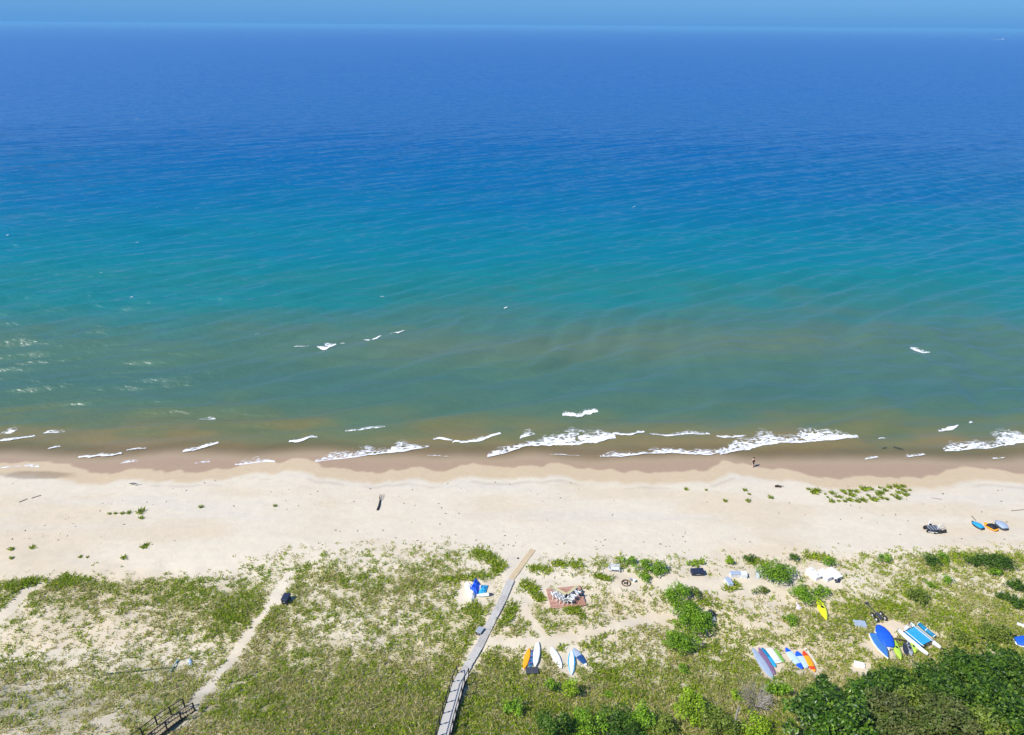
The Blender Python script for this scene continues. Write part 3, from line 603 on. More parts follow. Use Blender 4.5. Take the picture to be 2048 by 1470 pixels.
G = 'shrubs'
SH = [  # px, py, width px, height m, palette, label, depth
 (1306, 1133, 62, 1.3, 'green', 'widest leafy green shrub at the dune edge right of the white slatted bench', .62),
 (1256, 1120, 38, .9, 'green', 'low green shrub just above and right of the white slatted bench', .6),
 (1289, 1151, 32, .9, 'green', 'small round green shrub between the fire ring and the widest dune edge shrub', .8),
 (1357, 1188, 54, 1.5, 'green', 'upper end of the tall green shrub column in mid dune, bright leaves', .9),
 (1389, 1184, 26, .9, 'olive', 'small olive shrub on the sunny right side of the shrub column top', 1.1),
 (1372, 1219, 58, 1.7, 'green', 'green shrub in the upper middle of the tall shrub column', .8),
 (1393, 1246, 74, 2.0, 'green', 'broadest green shrub of the column, hiding grey covered gear on its right', .8),
 (1362, 1283, 62, 1.8, 'green', 'lowest green shrub of the tall column in mid dune', .85),
 (1553, 1141, 64, 1.9, 'green', 'big round dark green shrub between pale benches and white lidded boxes', .9),
 (1612, 1190, 50, 1.5, 'green', 'green shrub just up and left of the yellow kayak', .9),
 (1640, 1182, 30, 1.1, 'green', 'narrow green shrub below the white lidded boxes', 1.0),
 (1583, 1240, 30, .9, 'green', 'lone small green shrub left of and below the yellow kayak', .9),
 (1520, 1180, 30, .6, 'olive', 'low olive shrub below the upright pale panel', .8),
 (1395, 1126, 42, .5, 'yellow', 'flat yellow green shrub directly above the navy storage box', .4),
 (1462, 1121, 34, .7, 'yellow', 'yellow green shrub above the pale storage benches', .6),
 (1500, 1117, 22, .6, 'dark', 'small dark shrub on the dune edge left of the big round shrub', .8),
 (1585, 1113, 24, .8, 'dark', 'small dark shrub on the dune edge above the big round shrub', .8),
 (1661, 1124, 26, .8, 'green', 'small green shrub just above the white lidded boxes', .8),
 (1769, 1117, 26, .8, 'green', 'single small bush on open dune edge midway to the beach cart', .8),
 (1862, 1120, 34, 1.0, 'dark', 'dark shrub on the dune edge below the beach cart', .8),
 (1884, 1112, 24, .8, 'green', 'small shrub right beside the dark shrub below the beach cart', .8),
 (1870, 1136, 24, .6, 'olive', 'low olive shrub in front of the dark shrub below the beach cart', .7),
 (1838, 1190, 40, 1.3, 'olive', 'olive dune shrub with dark shaded side, above the catamaran', .8),
 (1894, 1158, 20, .8, 'green', 'small isolated green shrub in bare sand right of centre dune', 1.0),
 (1860, 1168, 18, .6, 'green', 'tiny green shrub next to isolated shrub in bare sand', 1.0),
 (1945, 1121, 36, .9, 'dark', 'dark green shrub left of the largest dune edge shrub at far right', .7),
 (1994, 1123, 58, 1.3, 'dark', 'largest dark shrub on the dune edge near the right border', .7),
 (1990, 1143, 30, .9, 'green', 'small shrub tucked below the largest dune edge shrub', .7),
 (2038, 1170, 36, 1.1, 'dark', 'dark shrub cut by the right border below the dune edge', .8),
 (2008, 1190, 26, .9, 'dark', 'dark tufted shrub near the right border above the wood', .6),
 (2036, 1204, 34, 1.1, 'dark', 'dark shrub with black shade cut by the right border', .8),
 (1986, 1262, 66, 1.5, 'olive', 'broad olive shrub at the upper edge of the wood', .6),
 (1925, 1275, 46, 1.0, 'olive', 'low olive shrub between the catamaran and the wood', .6),
 (1105, 1371, 28, 1.7, 'green', 'left one of two small upright trees below the surfboards', 1.1),
 (1139, 1377, 34, 2.0, 'yellow', 'right one of two small upright trees below the surfboards, yellow green', 1.1),
 (1027, 1412, 42, 1.6, 'green', 'lone round green bush right of the wooden walkway near the bottom', .9),
 (1370, 1337, 22, .8, 'green', 'small lone shrub in grass below the shrub column', 1.0),
 (1218, 1390, 18, .5, 'green', 'tiny shrub in dry grass above the bottom thicket', 1.0),
 (1112, 1450, 66, 2.3, 'forest', 'leftmost round bush of the bottom thicket', .9),
 (1168, 1446, 62, 2.3, 'green', 'second bush from the left in the bottom thicket', .9),
 (1228, 1436, 66, 2.1, 'forest', 'third bush of the bottom thicket, dark gap on its left', .9),
 (1280, 1438, 62, 2.0, 'green', 'middle bush of the bottom thicket', .9),
 (1330, 1452, 60, 1.7, 'olive', 'paler low bush in the right half of the bottom thicket', .9),
 (1388, 1420, 70, 2.3, 'yellow', 'tallest bright bush of the bottom thicket', .9),
 (1440, 1448, 60, 1.9, 'olive', 'bush at the right end of the bottom thicket beside the dead trunk', .9),
 (1250, 1468, 80, 1.6, 'forest', 'bush cut by the bottom border under the thicket middle', .7),
 (1516, 1454, 54, 1.6, 'yellow', 'smooth yellow green dome bush below the dead grey shrub', .9),
 (1475, 1390, 26, .9, 'yellow', 'small yellow shrub left of the dead grey shrub', 1.0),
 (1556, 1380, 44, 1.4, 'green', 'bright green bush right behind the dead grey shrub', .9)]
for (px_, py_, wpx, h, pal, lab, dp_) in SH:
    plant('shrub', lab, 'shrub', px_, py_, wpx, h, pal, depth=dp_, leaf=.075 if h < 1 else .09)
TR = [
 (1618, 1436, 96, 3.0, 'forest', 'broad glossy leaved bush tree at the left front of the wood', 1.6, True, .12),
 (1692, 1446, 96, 3.2, 'forest', 'glossy leaved tree beside the left front tree of the wood', 1.6, True, .12),
 (1655, 1398, 74, 2.2, 'forest', 'low glossy tree at the upper left tip of the wood', 1.5, True, .11),
 (1748, 1378, 62, 1.9, 'forest', 'shrubby tree below the blue decked boat at the edge of the wood', 1.4, False, .10),
 (1800, 1372, 66, 2.2, 'dark', 'dark tree under the lime kayaks', 1.4, False, .10),
 (1862, 1366, 72, 2.4, 'forest', 'tree in the wood directly below the catamaran bows', 1.4, False, .11),
 (1918, 1336, 70, 2.1, 'forest', 'light tipped tree right of the catamaran bows', 1.3, False, .10),
 (1962, 1348, 80, 2.8, 'dark', 'dark tree in the upper right of the wood', 1.3, False, .11),
 (2028, 1336, 74, 2.8, 'dark', 'dark tree at the right border below the blue tarpaulin', 1.3, False, .11),
 (1835, 1418, 80, 3.0, 'olive', 'dull olive tree in the middle of the wood', 1.4, False, .11),
 (1903, 1400, 84, 3.4, 'dark', 'large dark tree in the centre of the wood', 1.4, False, .12),
 (1980, 1406, 86, 3.4, 'forest', 'large tree right of the centre of the wood', 1.4, False, .12),
 (2040, 1375, 90, 4.4, 'dark', 'tall dark tree on the right border of the wood', 1.3, False, .12),
 (1790, 1445, 90, 3.0, 'grey', 'greyish thin leaved tree at the bottom of the wood, sand showing beside it', 1.5, False, .10),
 (1900, 1452, 110, 3.8, 'grey', 'grey twiggy tree at the bottom centre of the wood', 1.5, False, .10),
 (1960, 1460, 80, 3.2, 'olive', 'olive tree at the bottom of the wood left of a sandy gap', 1.4, False, .10),
 (2035, 1450, 80, 3.8, 'dark', 'dark tree in the bottom right corner', 1.4, False, .12),
 (1735, 1400, 70, 2.6, 'forest', 'small tree in the wood between the glossy trees and the dull olive one', 1.4, True, .11)]
for (px_, py_, wpx, h, pal, lab, dn, gl, lf) in TR:
    plant('tree', lab, 'tree', px_, py_, wpx, h, pal, dense=dn*.9, leaf=lf+.035, glossy=gl, tree=True, depth=.95, zc=h*.62)
# dead grey shrub: bare twigs only
def dead_shrub(px, py, wpx, h, label, n=170):
    c = at(px, py, h*.4); gz = float(H(c.x, c.y)); dist = (c-Vector((0, 0, CAM_Z))).length; r = wpx/2/FPX*dist
    t = thing('dead_shrub', label, 'dead shrub', (c.x, c.y, gz)); g = random.Random(5); tw = MB(); st = MB()
    for k in range(9):
        a = g.uniform(0, 6.28); st.tube([(0, 0, -.05), (r*.3*math.cos(a), r*.3*math.sin(a), h*.4), (r*.6*math.cos(a+.3), r*.6*math.sin(a+.3), h*.75)], [.05, .035, .018], 5)
    for k in range(n):
        a = g.uniform(0, 6.28); q = g.random()**.5; z0 = h*g.uniform(.15, .7)
        p0 = Vector((r*.45*q*math.cos(a), r*.45*q*math.sin(a), z0)); p1 = Vector((r*(q*.9+.1)*math.cos(a+g.uniform(-.4, .4)), r*(q*.9+.1)*math.sin(a+g.uniform(-.4, .4)), z0+h*g.uniform(.05, .35)))
        tw.tube([p0, (p0+p1)/2+Vector((g.uniform(-.1, .1), g.uniform(-.1, .1), .06)), p1], [.018, .014, .007], 3)
    st.build('stem', DEADW, t); tag(tw.build('twig', DEADW, t), kind='stuff')
dead_shrub(1512, 1402, 74, 1.7, 'leafless grey dead shrub between the thicket and the wood')
A = at(1466, 1462); tt = thing('dead_tree', 'bare grey standing trunk beside the leafless grey shrub', 'dead tree', A)
MB().tube([(0, 0, -.2), (.02, .02, 1.0), (.05, .12, 2.0), (.12, .2, 2.7)], [.12, .10, .08, .05], 8).build('trunk', DEADW, tt)
MB().tube([(.05, .1, 1.9), (.3, .2, 2.4), (.4, .3, 2.5)], [.04, .03, .015], 5).build('branch', DEADW, tt)

# countable grass tufts standing alone on the open beach
TUFT = []
for s in range(4):
    g = np.random.default_rng(s+40); z0 = np.zeros(4); V, Fc, cc = blades(g.normal(0, .10, 4), g.normal(0, .10, 4), z0, 14, np.full(4, .42), np.full(4, .30), np.full(4, .92), .035, s+50)
    me = np_mesh('grass_tuft', V, Fc, cc*.9); me.materials.append(MG); TUFT.append(me)
def tuft(px, py, wpx, label, group):
    c = at(px, py+2); dist = (c-Vector((0, 0, CAM_Z))).length; s = wpx/FPX*dist/.95
    o = link('grass_tuft', random.choice(TUFT)); o.location = c; o.rotation_euler = (0, 0, random.uniform(0, 6.28)); o.scale = (s, s, s*.8+.2)
    return tag(o, label, 'grass tuft', group)
RT_ = [(1626, 983, 14), (1637, 981, 13), (1664, 985, 11), (1672, 992, 8), (1680, 993, 9), (1684, 981, 9), (1663, 1002, 12), (1676, 1001, 6), (1697, 998, 12), (1703, 989, 13), (1700, 981, 9), (1711, 981, 10), (1725, 977, 14), (1716, 1002, 11), (1728, 1000, 12), (1743, 977, 9),
       (1745, 998, 14), (1756, 988, 10), (1761, 985, 12), (1764, 995, 8), (1771, 979, 10), (1775, 998, 8), (1778, 974, 11), (1793, 972, 13), (1795, 984, 9), (1796, 995, 14), (1806, 971, 9), (1808, 980, 10), (1810, 988, 12), (1818, 979, 6), (1615, 977, 7), (1650, 987, 5), (1655, 993, 5), (1690, 1002, 8), (1737, 990, 7), (1782, 988, 6), (1759, 974, 6), (1692, 986, 7)]
for (a, b, c) in RT_: tuft(a, b, c*1.15, 'small green grass tuft in the long scattered patch on open sand at right', 'grass tufts scattered on open sand at right')
for (a, b, c, l) in [(1489, 979, 9, 'grass tuft on open sand left of the dark driftwood log'), (1499, 987, 6, 'tiny grass tuft between two bigger ones left of the driftwood log'), (1495, 1001, 11, 'lowest of the three tufts left of the driftwood log'), (1450, 1000, 9, 'lone grass tuft far left of the driftwood log, nearer the dune'),
                   (1371, 977, 8, 'lone grass tuft beside the reddish damp patch'), (1412, 979, 6, 'tiny lone grass tuft right of the reddish damp patch'), (1541, 994, 11, 'grass tuft below the driftwood log'),
                   (403, 1012, 8, 'lone grass tuft on sand left of the forked driftwood'), (551, 1010, 7, 'lone small tuft left of forked driftwood, nearer to it'), (280, 1024, 16, 'largest green tuft at the right end of the dark sprig line at left'), (282, 1034, 9, 'small tuft just below the largest one at left'),
                   (257, 1025, 9, 'dark sprig tuft in the middle of the line at left'), (245, 1025, 7, 'dark sprig tuft left of the middle of the line at left'), (232, 1025, 6, 'dark sprig tuft near the left end of the line at left'), (220, 1026, 6, 'dark sprig tuft at the left end of the line at left'),
                   (24, 1097, 9, 'grass tuft with long shadow near the left border'), (24, 1114, 7, 'lower of two tufts near the left border'), (64, 1094, 9, 'dark tuft right of the pair near the left border'), (288, 1093, 13, 'green tuft on bare sand in front of the left dune edge'), (247, 1114, 10, 'dark tuft on bare sand in front of the left dune edge'),
                   (160, 1113, 6, 'small dark tuft midway on the left bare sand'), (175, 1113, 5, 'smallest dark tuft midway on the left bare sand')]:
    tuft(a, b, c*1.15, l, 'lone grass tufts on the beach')

# ------------------------------------------------------------------ palette of made things
WHITE = mat('white_plastic', (.80, .82, .84), .4, .5, var=.05); OFFW = mat('weathered_white', (.66, .70, .72), .6, .3, var=.12); NAVY = mat('navy_plastic', (.022, .028, .055), .45, .45, var=.2)
BLACK = mat('black_rubber', (.018, .018, .02), .6, .4, var=.2); GREYP = mat('grey_plastic', (.30, .33, .37), .5, .4); DKGREY = mat('charcoal_plastic', (.055, .058, .07), .5, .4, var=.2)
BLUE = mat('royal_blue_canvas', (.012, .10, .62), .6, .3, var=.15, scale=3, bump=.2); MBLUE = mat('denim_blue_canvas', (.05, .19, .48), .7, .3, var=.15, scale=4); CYAN = mat('sky_blue_cloth', (.03, .34, .62), .55, .35, var=.12, scale=5)
TEAL = mat('teal_canvas', (.01, .20, .38), .6, .35, var=.15); YEL = mat('lemon_kayak', (.78, .80, .02), .35, .5, var=.06); LIME = mat('lime_plastic', (.42, .62, .07), .4, .5, var=.08); ORG = mat('orange_board', (.85, .36, .01), .4, .5, var=.06)
RED = mat('red_print', (.72, .06, .015), .4, .5, var=.05); PURP = mat('mauve_board', (.22, .12, .22), .55, .4, var=.15); BGREY = mat('blue_grey_board', (.33, .40, .50), .5, .4, var=.1); CREAM = mat('cream_vinyl', (.72, .68, .50), .5, .4, var=.08)
GREEN = mat('grass_green_board', (.20, .42, .06), .45, .4); LBLUE = mat('pale_blue_board', (.48, .62, .80), .45, .4, var=.05); DBLUE = mat('deep_blue_board', (.02, .07, .20), .4, .5, var=.15)
ALU = mat('aluminium', (.55, .57, .6), .35, .5, metal=.8, var=.05); GREYW = mat('weathered_grey_wood', (.40, .385, .355), .8, .2, var=.22, scale=5, bump=.3); GREYW2 = mat('silvered_wood', (.46, .445, .41), .8, .2, var=.2, scale=7, bump=.3)
TANW = mat('tan_wood_mat', (.50, .40, .25), .85, .2, var=.15, scale=4); REDW = mat('red_stained_wood', (.38, .20, .145), .75, .25, var=.25, scale=5); REDW2 = mat('faded_red_wood', (.44, .27, .20), .8, .25, var=.22, scale=4); DARKW = mat('stained_and_shadow_wood', (.035, .032, .032), .8, .2, var=.3)
YELW = mat('pale_yellow_wood', (.52, .48, .28), .75, .2, var=.15); RUST = mat('rusted_iron', (.10, .05, .03), .85, .3, var=.3); CHAR = mat('charred_wood', (.05, .04, .035), .95, .1); SKIN = mat('skin', (.62, .38, .28), .55, .35, var=.04); HAIR = mat('hair_dark', (.04, .03, .02), .7)
STONE = mat('stone_grey', (.30, .28, .26), .9, .2, var=.25); PINK = mat('pale_pink_bag', (.70, .60, .68), .5, .4, var=.08)

# ------------------------------------------------------------------ boardwalk, mat and stairs
def follow(pp, dz=0.0): return [Vector(at(a, b)) + Vector((0, 0, dz)) for a, b in pp]
def resample(pts, step):
    cum = [0]
    for a, b in zip(pts[:-1], pts[1:]): cum.append(cum[-1]+(b-a).length)
    n = max(1, round(cum[-1]/step)); out = []
    for k in range(n+1):
        s = cum[-1]*k/n; i = max(j for j in range(len(cum)) if cum[j] <= s+1e-9); i = min(i, len(pts)-2)
        out.append(pts[i].lerp(pts[i+1], (s-cum[i])/(cum[i+1]-cum[i])))
    return out
bw = follow([(1022, 1162), (1008, 1195), (985, 1240), (962, 1288), (940, 1325), (927, 1346)], .10)
t0 = thing('boardwalk', 'narrow grey plank boardwalk running through the dune grass to the beach', 'boardwalk', (bw[0].x, bw[0].y, bw[0].z))
pl = resample(bw, .185); per = 13; g = random.Random(4)
for s0 in range(0, len(pl)-1, per):
    seg = pl[s0:s0+per]; mb = MB(); off = g.uniform(-.05, .05); an = g.uniform(-.04, .04)
    for k, p in enumerate(seg):
        q = pl[min(s0+k+1, len(pl)-1)] if s0+k+1 < len(pl) else p; pr_ = pl[max(s0+k-1, 0)]
        a = math.atan2(q.y-pr_.y, q.x-pr_.x)+an; zz = max(float(H(p.x, p.y))+.13, p.z)
        mb.box((p.x+off-bw[0].x, p.y-bw[0].y, zz-bw[0].z+g.uniform(-.008, .008)), (.165, .78+g.uniform(-.03, .03), .04), a)
    pts2 = [Vector((p.x-bw[0].x+off, p.y-bw[0].y, max(float(H(p.x, p.y))+.13, p.z)-bw[0].z-.05)) for p in seg]
    tag(mb.build('plank_section', [GREYW2, GREYW][(s0//per) % 2], t0), kind='stuff')
    if len(pts2) > 1:
        for sgn in (-1, 1): MB().tube([p+Vector((sgn*.26, sgn*.12, 0)) for p in pts2], .035, 4).build('stringer', GREYW, t0)
mt = follow([(1066, 1099), (1052, 1118), (1040, 1135), (1021, 1161)], .03)
o = bpy.data.objects.new('access_mat', None); COL.objects.link(o); o.location = mt[0]
tag(o, 'tan wooden roll out mat leading from the grey boardwalk down to the beach', 'beach mat')
ml = resample(mt, .30)
for k in range(len(ml)-1):
    p = (ml[k]+ml[k+1])/2; a = math.atan2(ml[k+1].y-ml[k].y, ml[k+1].x-ml[k].x); zz = float(H(p.x, p.y))+.045
    MB().box((p.x-mt[0].x, p.y-mt[0].y, zz-mt[0].z), (.285, .62+.02*math.sin(k), .03), a).build('slat', TANW, o)
def stairway(name, label, pp, width, lift, tread_m, rail_l, rail_r, post_step, step_h=None, str_m=DARKW, rail_h=.95, mid=True, tread_gap=.27, railspan=(0, 1)):
    pts = follow(pp); O = pts[0].copy(); t = thing(name, label, 'stairs', O)
    rs = resample(pts, tread_gap); c = []
    for k, p in enumerate(rs):
        z = float(H(p.x, p.y))+.10+lift*sst(0, 8, k); c.append(Vector((p.x, p.y, z))-O)
    for k in range(1, len(c)): c[k].z = max(c[k].z, c[k-1].z+.01)
    me = None
    dirs = [(c[min(k+1, len(c)-1)]-c[max(k-1, 0)]) for k in range(len(c))]
    for k in range(len(c)):
        a = math.atan2(dirs[k].y, dirs[k].x)
        if me is None: ob = MB().box((0, 0, 0), (tread_gap*.93, width, .045)).build('tread', tread_m, t); me = ob.data
        else: ob = link('tread', me, None, t)
        ob.location = c[k]; ob.rotation_euler = (0, 0, a)
    def side(sgn, off=.0):
        o_ = []
        for k in range(len(c)):
            d = Vector((dirs[k].x, dirs[k].y, 0)).normalized(); nrm = Vector((-d.y, d.x, 0)); o_.append(c[k]+nrm*sgn*(width/2+.04+off))
        return o_
    pm = None
    for sgn, rm in ((1, rail_l), (-1, rail_r)):
        sd_ = side(sgn); MB().tube([p-Vector((0, 0, .10)) for p in sd_[::3]+[sd_[-1]]], .07, 4).build('stringer', str_m, t)
        if rm is None: continue
        i0, i1 = int(railspan[0]*(len(sd_)-1)), int(railspan[1]*(len(sd_)-1)); sub = sd_[i0:i1+1]
        MB().tube([p+Vector((0, 0, rail_h)) for p in sub[::4]+[sub[-1]]], .038, 5).build('handrail', rm, t)
        if mid: MB().tube([p+Vector((0, 0, rail_h*.5)) for p in sub[::4]+[sub[-1]]], .032, 5).build('middle_rail', rm, t)
        stp = max(1, round(post_step/tread_gap))
        for k in range(0, len(sub), stp):
            if pm is None: ob = MB().box((0, 0, rail_h/2-.25), (.09, .09, rail_h+.5)).build('post', str_m, t); pm = ob.data
            else: ob = link('post', pm, None, t)
            ob.location = sub[k]
    return t
stairway('wooden_stairs', 'weathered grey walkway stairs with railings coloured dark for their shadow climbing the dune at bottom centre', [(926, 1350), (918, 1372), (908, 1408), (897, 1446), (886, 1490), (880, 1520)], 1.0, .45, GREYW2, DARKW, DARKW, 1.5, rail_h=.85, mid=False)  # both rails coloured dark to carry the shadow along the inner left side
stairway('wooden_stairs', 'dark railed wooden stairs with tan treads at the end of the sandy path, bottom left', [(380, 1419), (352, 1441), (318, 1468), (285, 1494), (262, 1512)], .95, .3, mat('aged_tan_wood', (.30, .25, .15), .8, .2, var=.25), DARKW, DARKW, 1.3, rail_h=.95)

# ------------------------------------------------------------------ boards and boats
def board(name, label, cat, pa, pb, wpx, mats, mi=None, thick=.11, lift=.02, shape='sup', group=None, fin=True, tilt=0.0, scoop=.06):
    A, B = at(*pa), at(*pb); A.z += lift; B.z += lift; L = (B-A).length; M_ = frame(A, B)
    mid = (A+B)/2; gz = float(H(mid.x, mid.y)); M_[2][3] = max(M_[2][3], gz+lift)
    M_ = M_ @ Matrix.Rotation(tilt, 4, 'X')
    W = wpx/FPX*(mid-Vector((0, 0, CAM_Z))).length*.5
    pr_ = {'sup': [(0, .18), (.04, .45), (.15, .78), (.4, 1), (.65, .98), (.85, .72), (.95, .4), (1, .06)], 'surf': [(0, .06), (.05, .35), (.2, .75), (.5, 1), (.75, .86), (.92, .5), (1, .08)],
           'rect': [(0, .8), (.04, .97), (.5, 1), (.96, .97), (1, .8)], 'kayak': [(0, .04), (.08, .4), (.25, .8), (.5, 1), (.75, .8), (.92, .4), (1, .04)]}[shape]
    wf = ip(pr_); T = thick
    zt = lambda u: T*(.55+.45*math.sin(math.pi*u)**.5)+scoop*abs(2*u-1)**3
    zb = lambda u: scoop*abs(2*u-1)**3+(.0 if shape != 'kayak' else 0)
    t = thing(name, label, cat, None, 0, group, mtx=M_)
    MB().loft(L, lambda u: max(W*wf(u), .012), zt, zb, 20, 12, mi, 2.6).build('hull' if shape == 'kayak' else 'deck', mats, t, True)
    if shape in ('sup', 'surf') and fin:
        f = MB(); f.add([(-L*.44, -.006, .0), (-L*.38, -.006, .0), (-L*.45, -.006, -.12), (-L*.44, .006, 0), (-L*.38, .006, 0), (-L*.45, .006, -.12)], [(0, 1, 2), (5, 4, 3), (0, 3, 4, 1), (1, 4, 5, 2), (2, 5, 3, 0)])
        f.build('fin', BLACK, t)
    return t, L, W, T
def kayak(label, pa, pb, wpx, m_, rim=BLACK, group='kayaks', cat='kayak', lift=.02, thick=.34):
    t, L, W, T = board('kayak', label, cat, pa, pb, wpx, [m_], None, thick, lift, 'kayak', group, False, scoop=.10)
    MB().ring((0, 0, T+.005), W*.62, .035, 18, 6, sy=.7).build('cockpit_rim', rim, t, True)
    s = MB(); n = 14; s.add([(W*.6*math.cos(6.2832*k/n), W*.6*.7*math.sin(6.2832*k/n), T+.004) for k in range(n)], [tuple(range(n))]); s.add([(W*.6*math.cos(6.2832*k/n), W*.6*.7*math.sin(6.2832*k/n), T-.006) for k in range(n)], [tuple(range(n-1, -1, -1))]); s.build('cockpit', BLACK, t)
    MB().box((L*.27, 0, T*.93+.03), (.30, W*.7, .04), bev=.01).build('hatch', rim, t)
    for xx in (-.18, .18): MB().box((L*xx, 0, T*.97+.012), (.05, W*1.35, .03)).build('strap', rim, t)
    return t
stripe = lambda u, s, c: 1 if abs(c) < .3 else (2 if abs(c) > .9 else 0)
gb = 'boards laid out in the grass'
board('surfboard', 'bright orange board leaning beside the dark box, leftmost of the surfboards', 'surfboard', (1048, 1340), (1059, 1298), 12, [ORG], group=gb, shape='surf', tilt=-.25, thick=.13)
board('surfboard', 'dark blue patterned board between the orange and the white one', 'surfboard', (1060, 1336), (1066, 1301), 13, [DBLUE, TEAL, PURP], lambda u, s, c: 1 if (math.sin(u*19)+math.sin(c*7+u*9)) > .5 else (2 if math.sin(u*31+c*3) > .8 else 0), group=gb, shape='sup')
board('surfboard', 'long white board overlapping the dark patterned one', 'surfboard', (1070, 1336), (1076, 1286), 13, [WHITE], group=gb, shape='surf', lift=.10, thick=.13)
board('surfboard', 'single white board lying alone between the two groups of surfboards', 'surfboard', (1123, 1338), (1102, 1295), 15, [WHITE, BLACK], lambda u, s, c: 1 if s < -.2 else 0, group=gb, shape='surf')
board('surfboard', 'sky blue board with white lengthwise stripes', 'surfboard', (1143, 1351), (1143, 1302), 15, [CYAN, WHITE, LBLUE], stripe, group=gb, shape='surf')
board('surfboard', 'navy board with pale grey tip resting beside the striped one', 'surfboard', (1173, 1333), (1146, 1298), 14, [DBLUE, BGREY, WHITE], lambda u, s, c: 2 if u < .08 else (1 if u > .55 else 0), group=gb, shape='surf', lift=.06)
board('paddleboard', 'longest board of the right group, dull blue grey, leftmost in its row', 'paddleboard', (1545, 1359), (1505, 1298), 15, [BGREY, GREYP], lambda u, s, c: 1 if s < -.3 else 0, group=gb, lift=.04)
board('paddleboard', 'mauve board lying between the blue grey and the blue one', 'paddleboard', (1549, 1351), (1517, 1297), 12, [PURP, BGREY], lambda u, s, c: 1 if s < -.3 else 0, group=gb, lift=.05)
board('paddleboard', 'plain blue board between the mauve one and the cream float', 'paddleboard', (1551, 1336), (1523, 1297), 11, [CYAN, TEAL], lambda u, s, c: 1 if u > .5 else 0, group=gb, lift=.05)
board('pool_float', 'square ended cream float with pale printed pattern', 'float', (1558, 1328), (1537, 1298), 14, [CREAM, OFFW, LBLUE], lambda u, s, c: 2 if .08 < u < .2 else (1 if math.sin(u*26+c*3) > .3 else 0), group=gb, shape='rect', lift=.05, thick=.12)
board('paddleboard', 'short grass green board at the right end of the left row', 'paddleboard', (1567, 1326), (1549, 1299), 8, [GREEN], group=gb, lift=.03)
bw3 = lambda u, s, c: 0 if (u < .25 or u > .82) else 1
board('paddleboard', 'longer of the two white boards with blue ends', 'paddleboard', (1604, 1340), (1571, 1297), 14, [BLUE, LBLUE], bw3, group=gb, lift=.05)
board('paddleboard', 'shorter white board with one blue end beside the orange and red board', 'paddleboard', (1613, 1338), (1593, 1304), 15, [BLUE, LBLUE], lambda u, s, c: 0 if u > .68 else 1, group=gb, lift=.03)
board('paddleboard', 'orange board with red ends', 'paddleboard', (1629, 1345), (1606, 1303), 12, [RED, ORG], lambda u, s, c: 0 if (u > .76 or .10 < u < .27) else 1, group=gb, lift=.03)
def pole(name, label, cat, pa, pb, r, m_, lift=.06, group=None, blade=False):
    A, B = at(*pa), at(*pb); A.z += lift; B.z += lift; t = thing(name, label, cat, A, 0, group)
    n = 8; pts = []
    for k in range(n+1):
        p = A.lerp(B, k/n); p.z = max(p.z, float(H(p.x, p.y))+r+.01); pts.append(p-A)
    if not blade: return tag(t, label, cat) and MB().tube(pts, r, 6).build('shaft', m_, t)
    MB().tube(pts, r, 6).build('shaft', m_, t); d = (B-A).normalized()
    MB().box(pts[-1]-d*.15, (.42, .16, .03), math.atan2(d.y, d.x), bev=.01).build('blade', m_, t)
pole('paddle', 'thin pale paddle lying right of the orange and red board', 'paddle', (1633, 1328), (1612, 1298), .035, OFFW, blade=True)
kayak('bright lemon yellow kayak lying in the grass by the shrub', (1652, 1243), (1635, 1197), 15, YEL, YEL)
kayak('longer lime green kayak right of the blue covered boat', (1801, 1322), (1783, 1279), 12, LIME, LIME)
kayak('shorter lime green kayak right of the dark kayaks, touching the wood', (1829, 1309), (1822, 1286), 10, LIME, LIME)
kayak('dark navy kayak on the left of the pair below the beam', (1813, 1314), (1808, 1288), 9, NAVY, DKGREY)
kayak('grey kayak on the right of the dark pair below the beam', (1822, 1315), (1814, 1286), 10, GREYP, DKGREY)
pole('wooden_beam', 'dark beam lying across the heads of the kayaks', 'beam', (1787, 1283), (1812, 1288), .06, DARKW, lift=.42)
pole('pole', 'thin grey pole on sand between the blue boats and the lime kayak', 'pole', (1782, 1298), (1792, 1319), .05, GREYP)
pole('pole', 'long thin dark green pole lying in the dune grass at left', 'pole', (214, 1349), (350, 1336), .055, mat('dark_green_paint', (.02, .06, .045), .5))
pole('paddle', 'pale and green paddle crossing the long dark pole', 'paddle', (338, 1350), (356, 1322), .05, mat('grey_green_paint', (.20, .36, .36), .5), lift=.12, blade=True)
pole('pole', 'thin pale stake at the left of the white slatted bench', 'pole', (1204, 1132), (1207, 1149), .025, OFFW)
pole('driftwood', 'long dark stick lying at the right border of the beach', 'driftwood', (2022, 1022), (2056, 1019), .05, DEADW, lift=.05)
pole('driftwood', 'upper thin stick near the left border of the beach', 'driftwood', (63, 997), (82, 991), .05, DEADW, lift=.04)
pole('driftwood', 'lower thin stick near the left border of the beach', 'driftwood', (38, 1005), (55, 998), .045, DEADW, lift=.04)
pole('driftwood', 'thin short stick on open sand above the beach cart', 'driftwood', (1862, 996), (1883, 999), .035, DEADW, lift=.04)
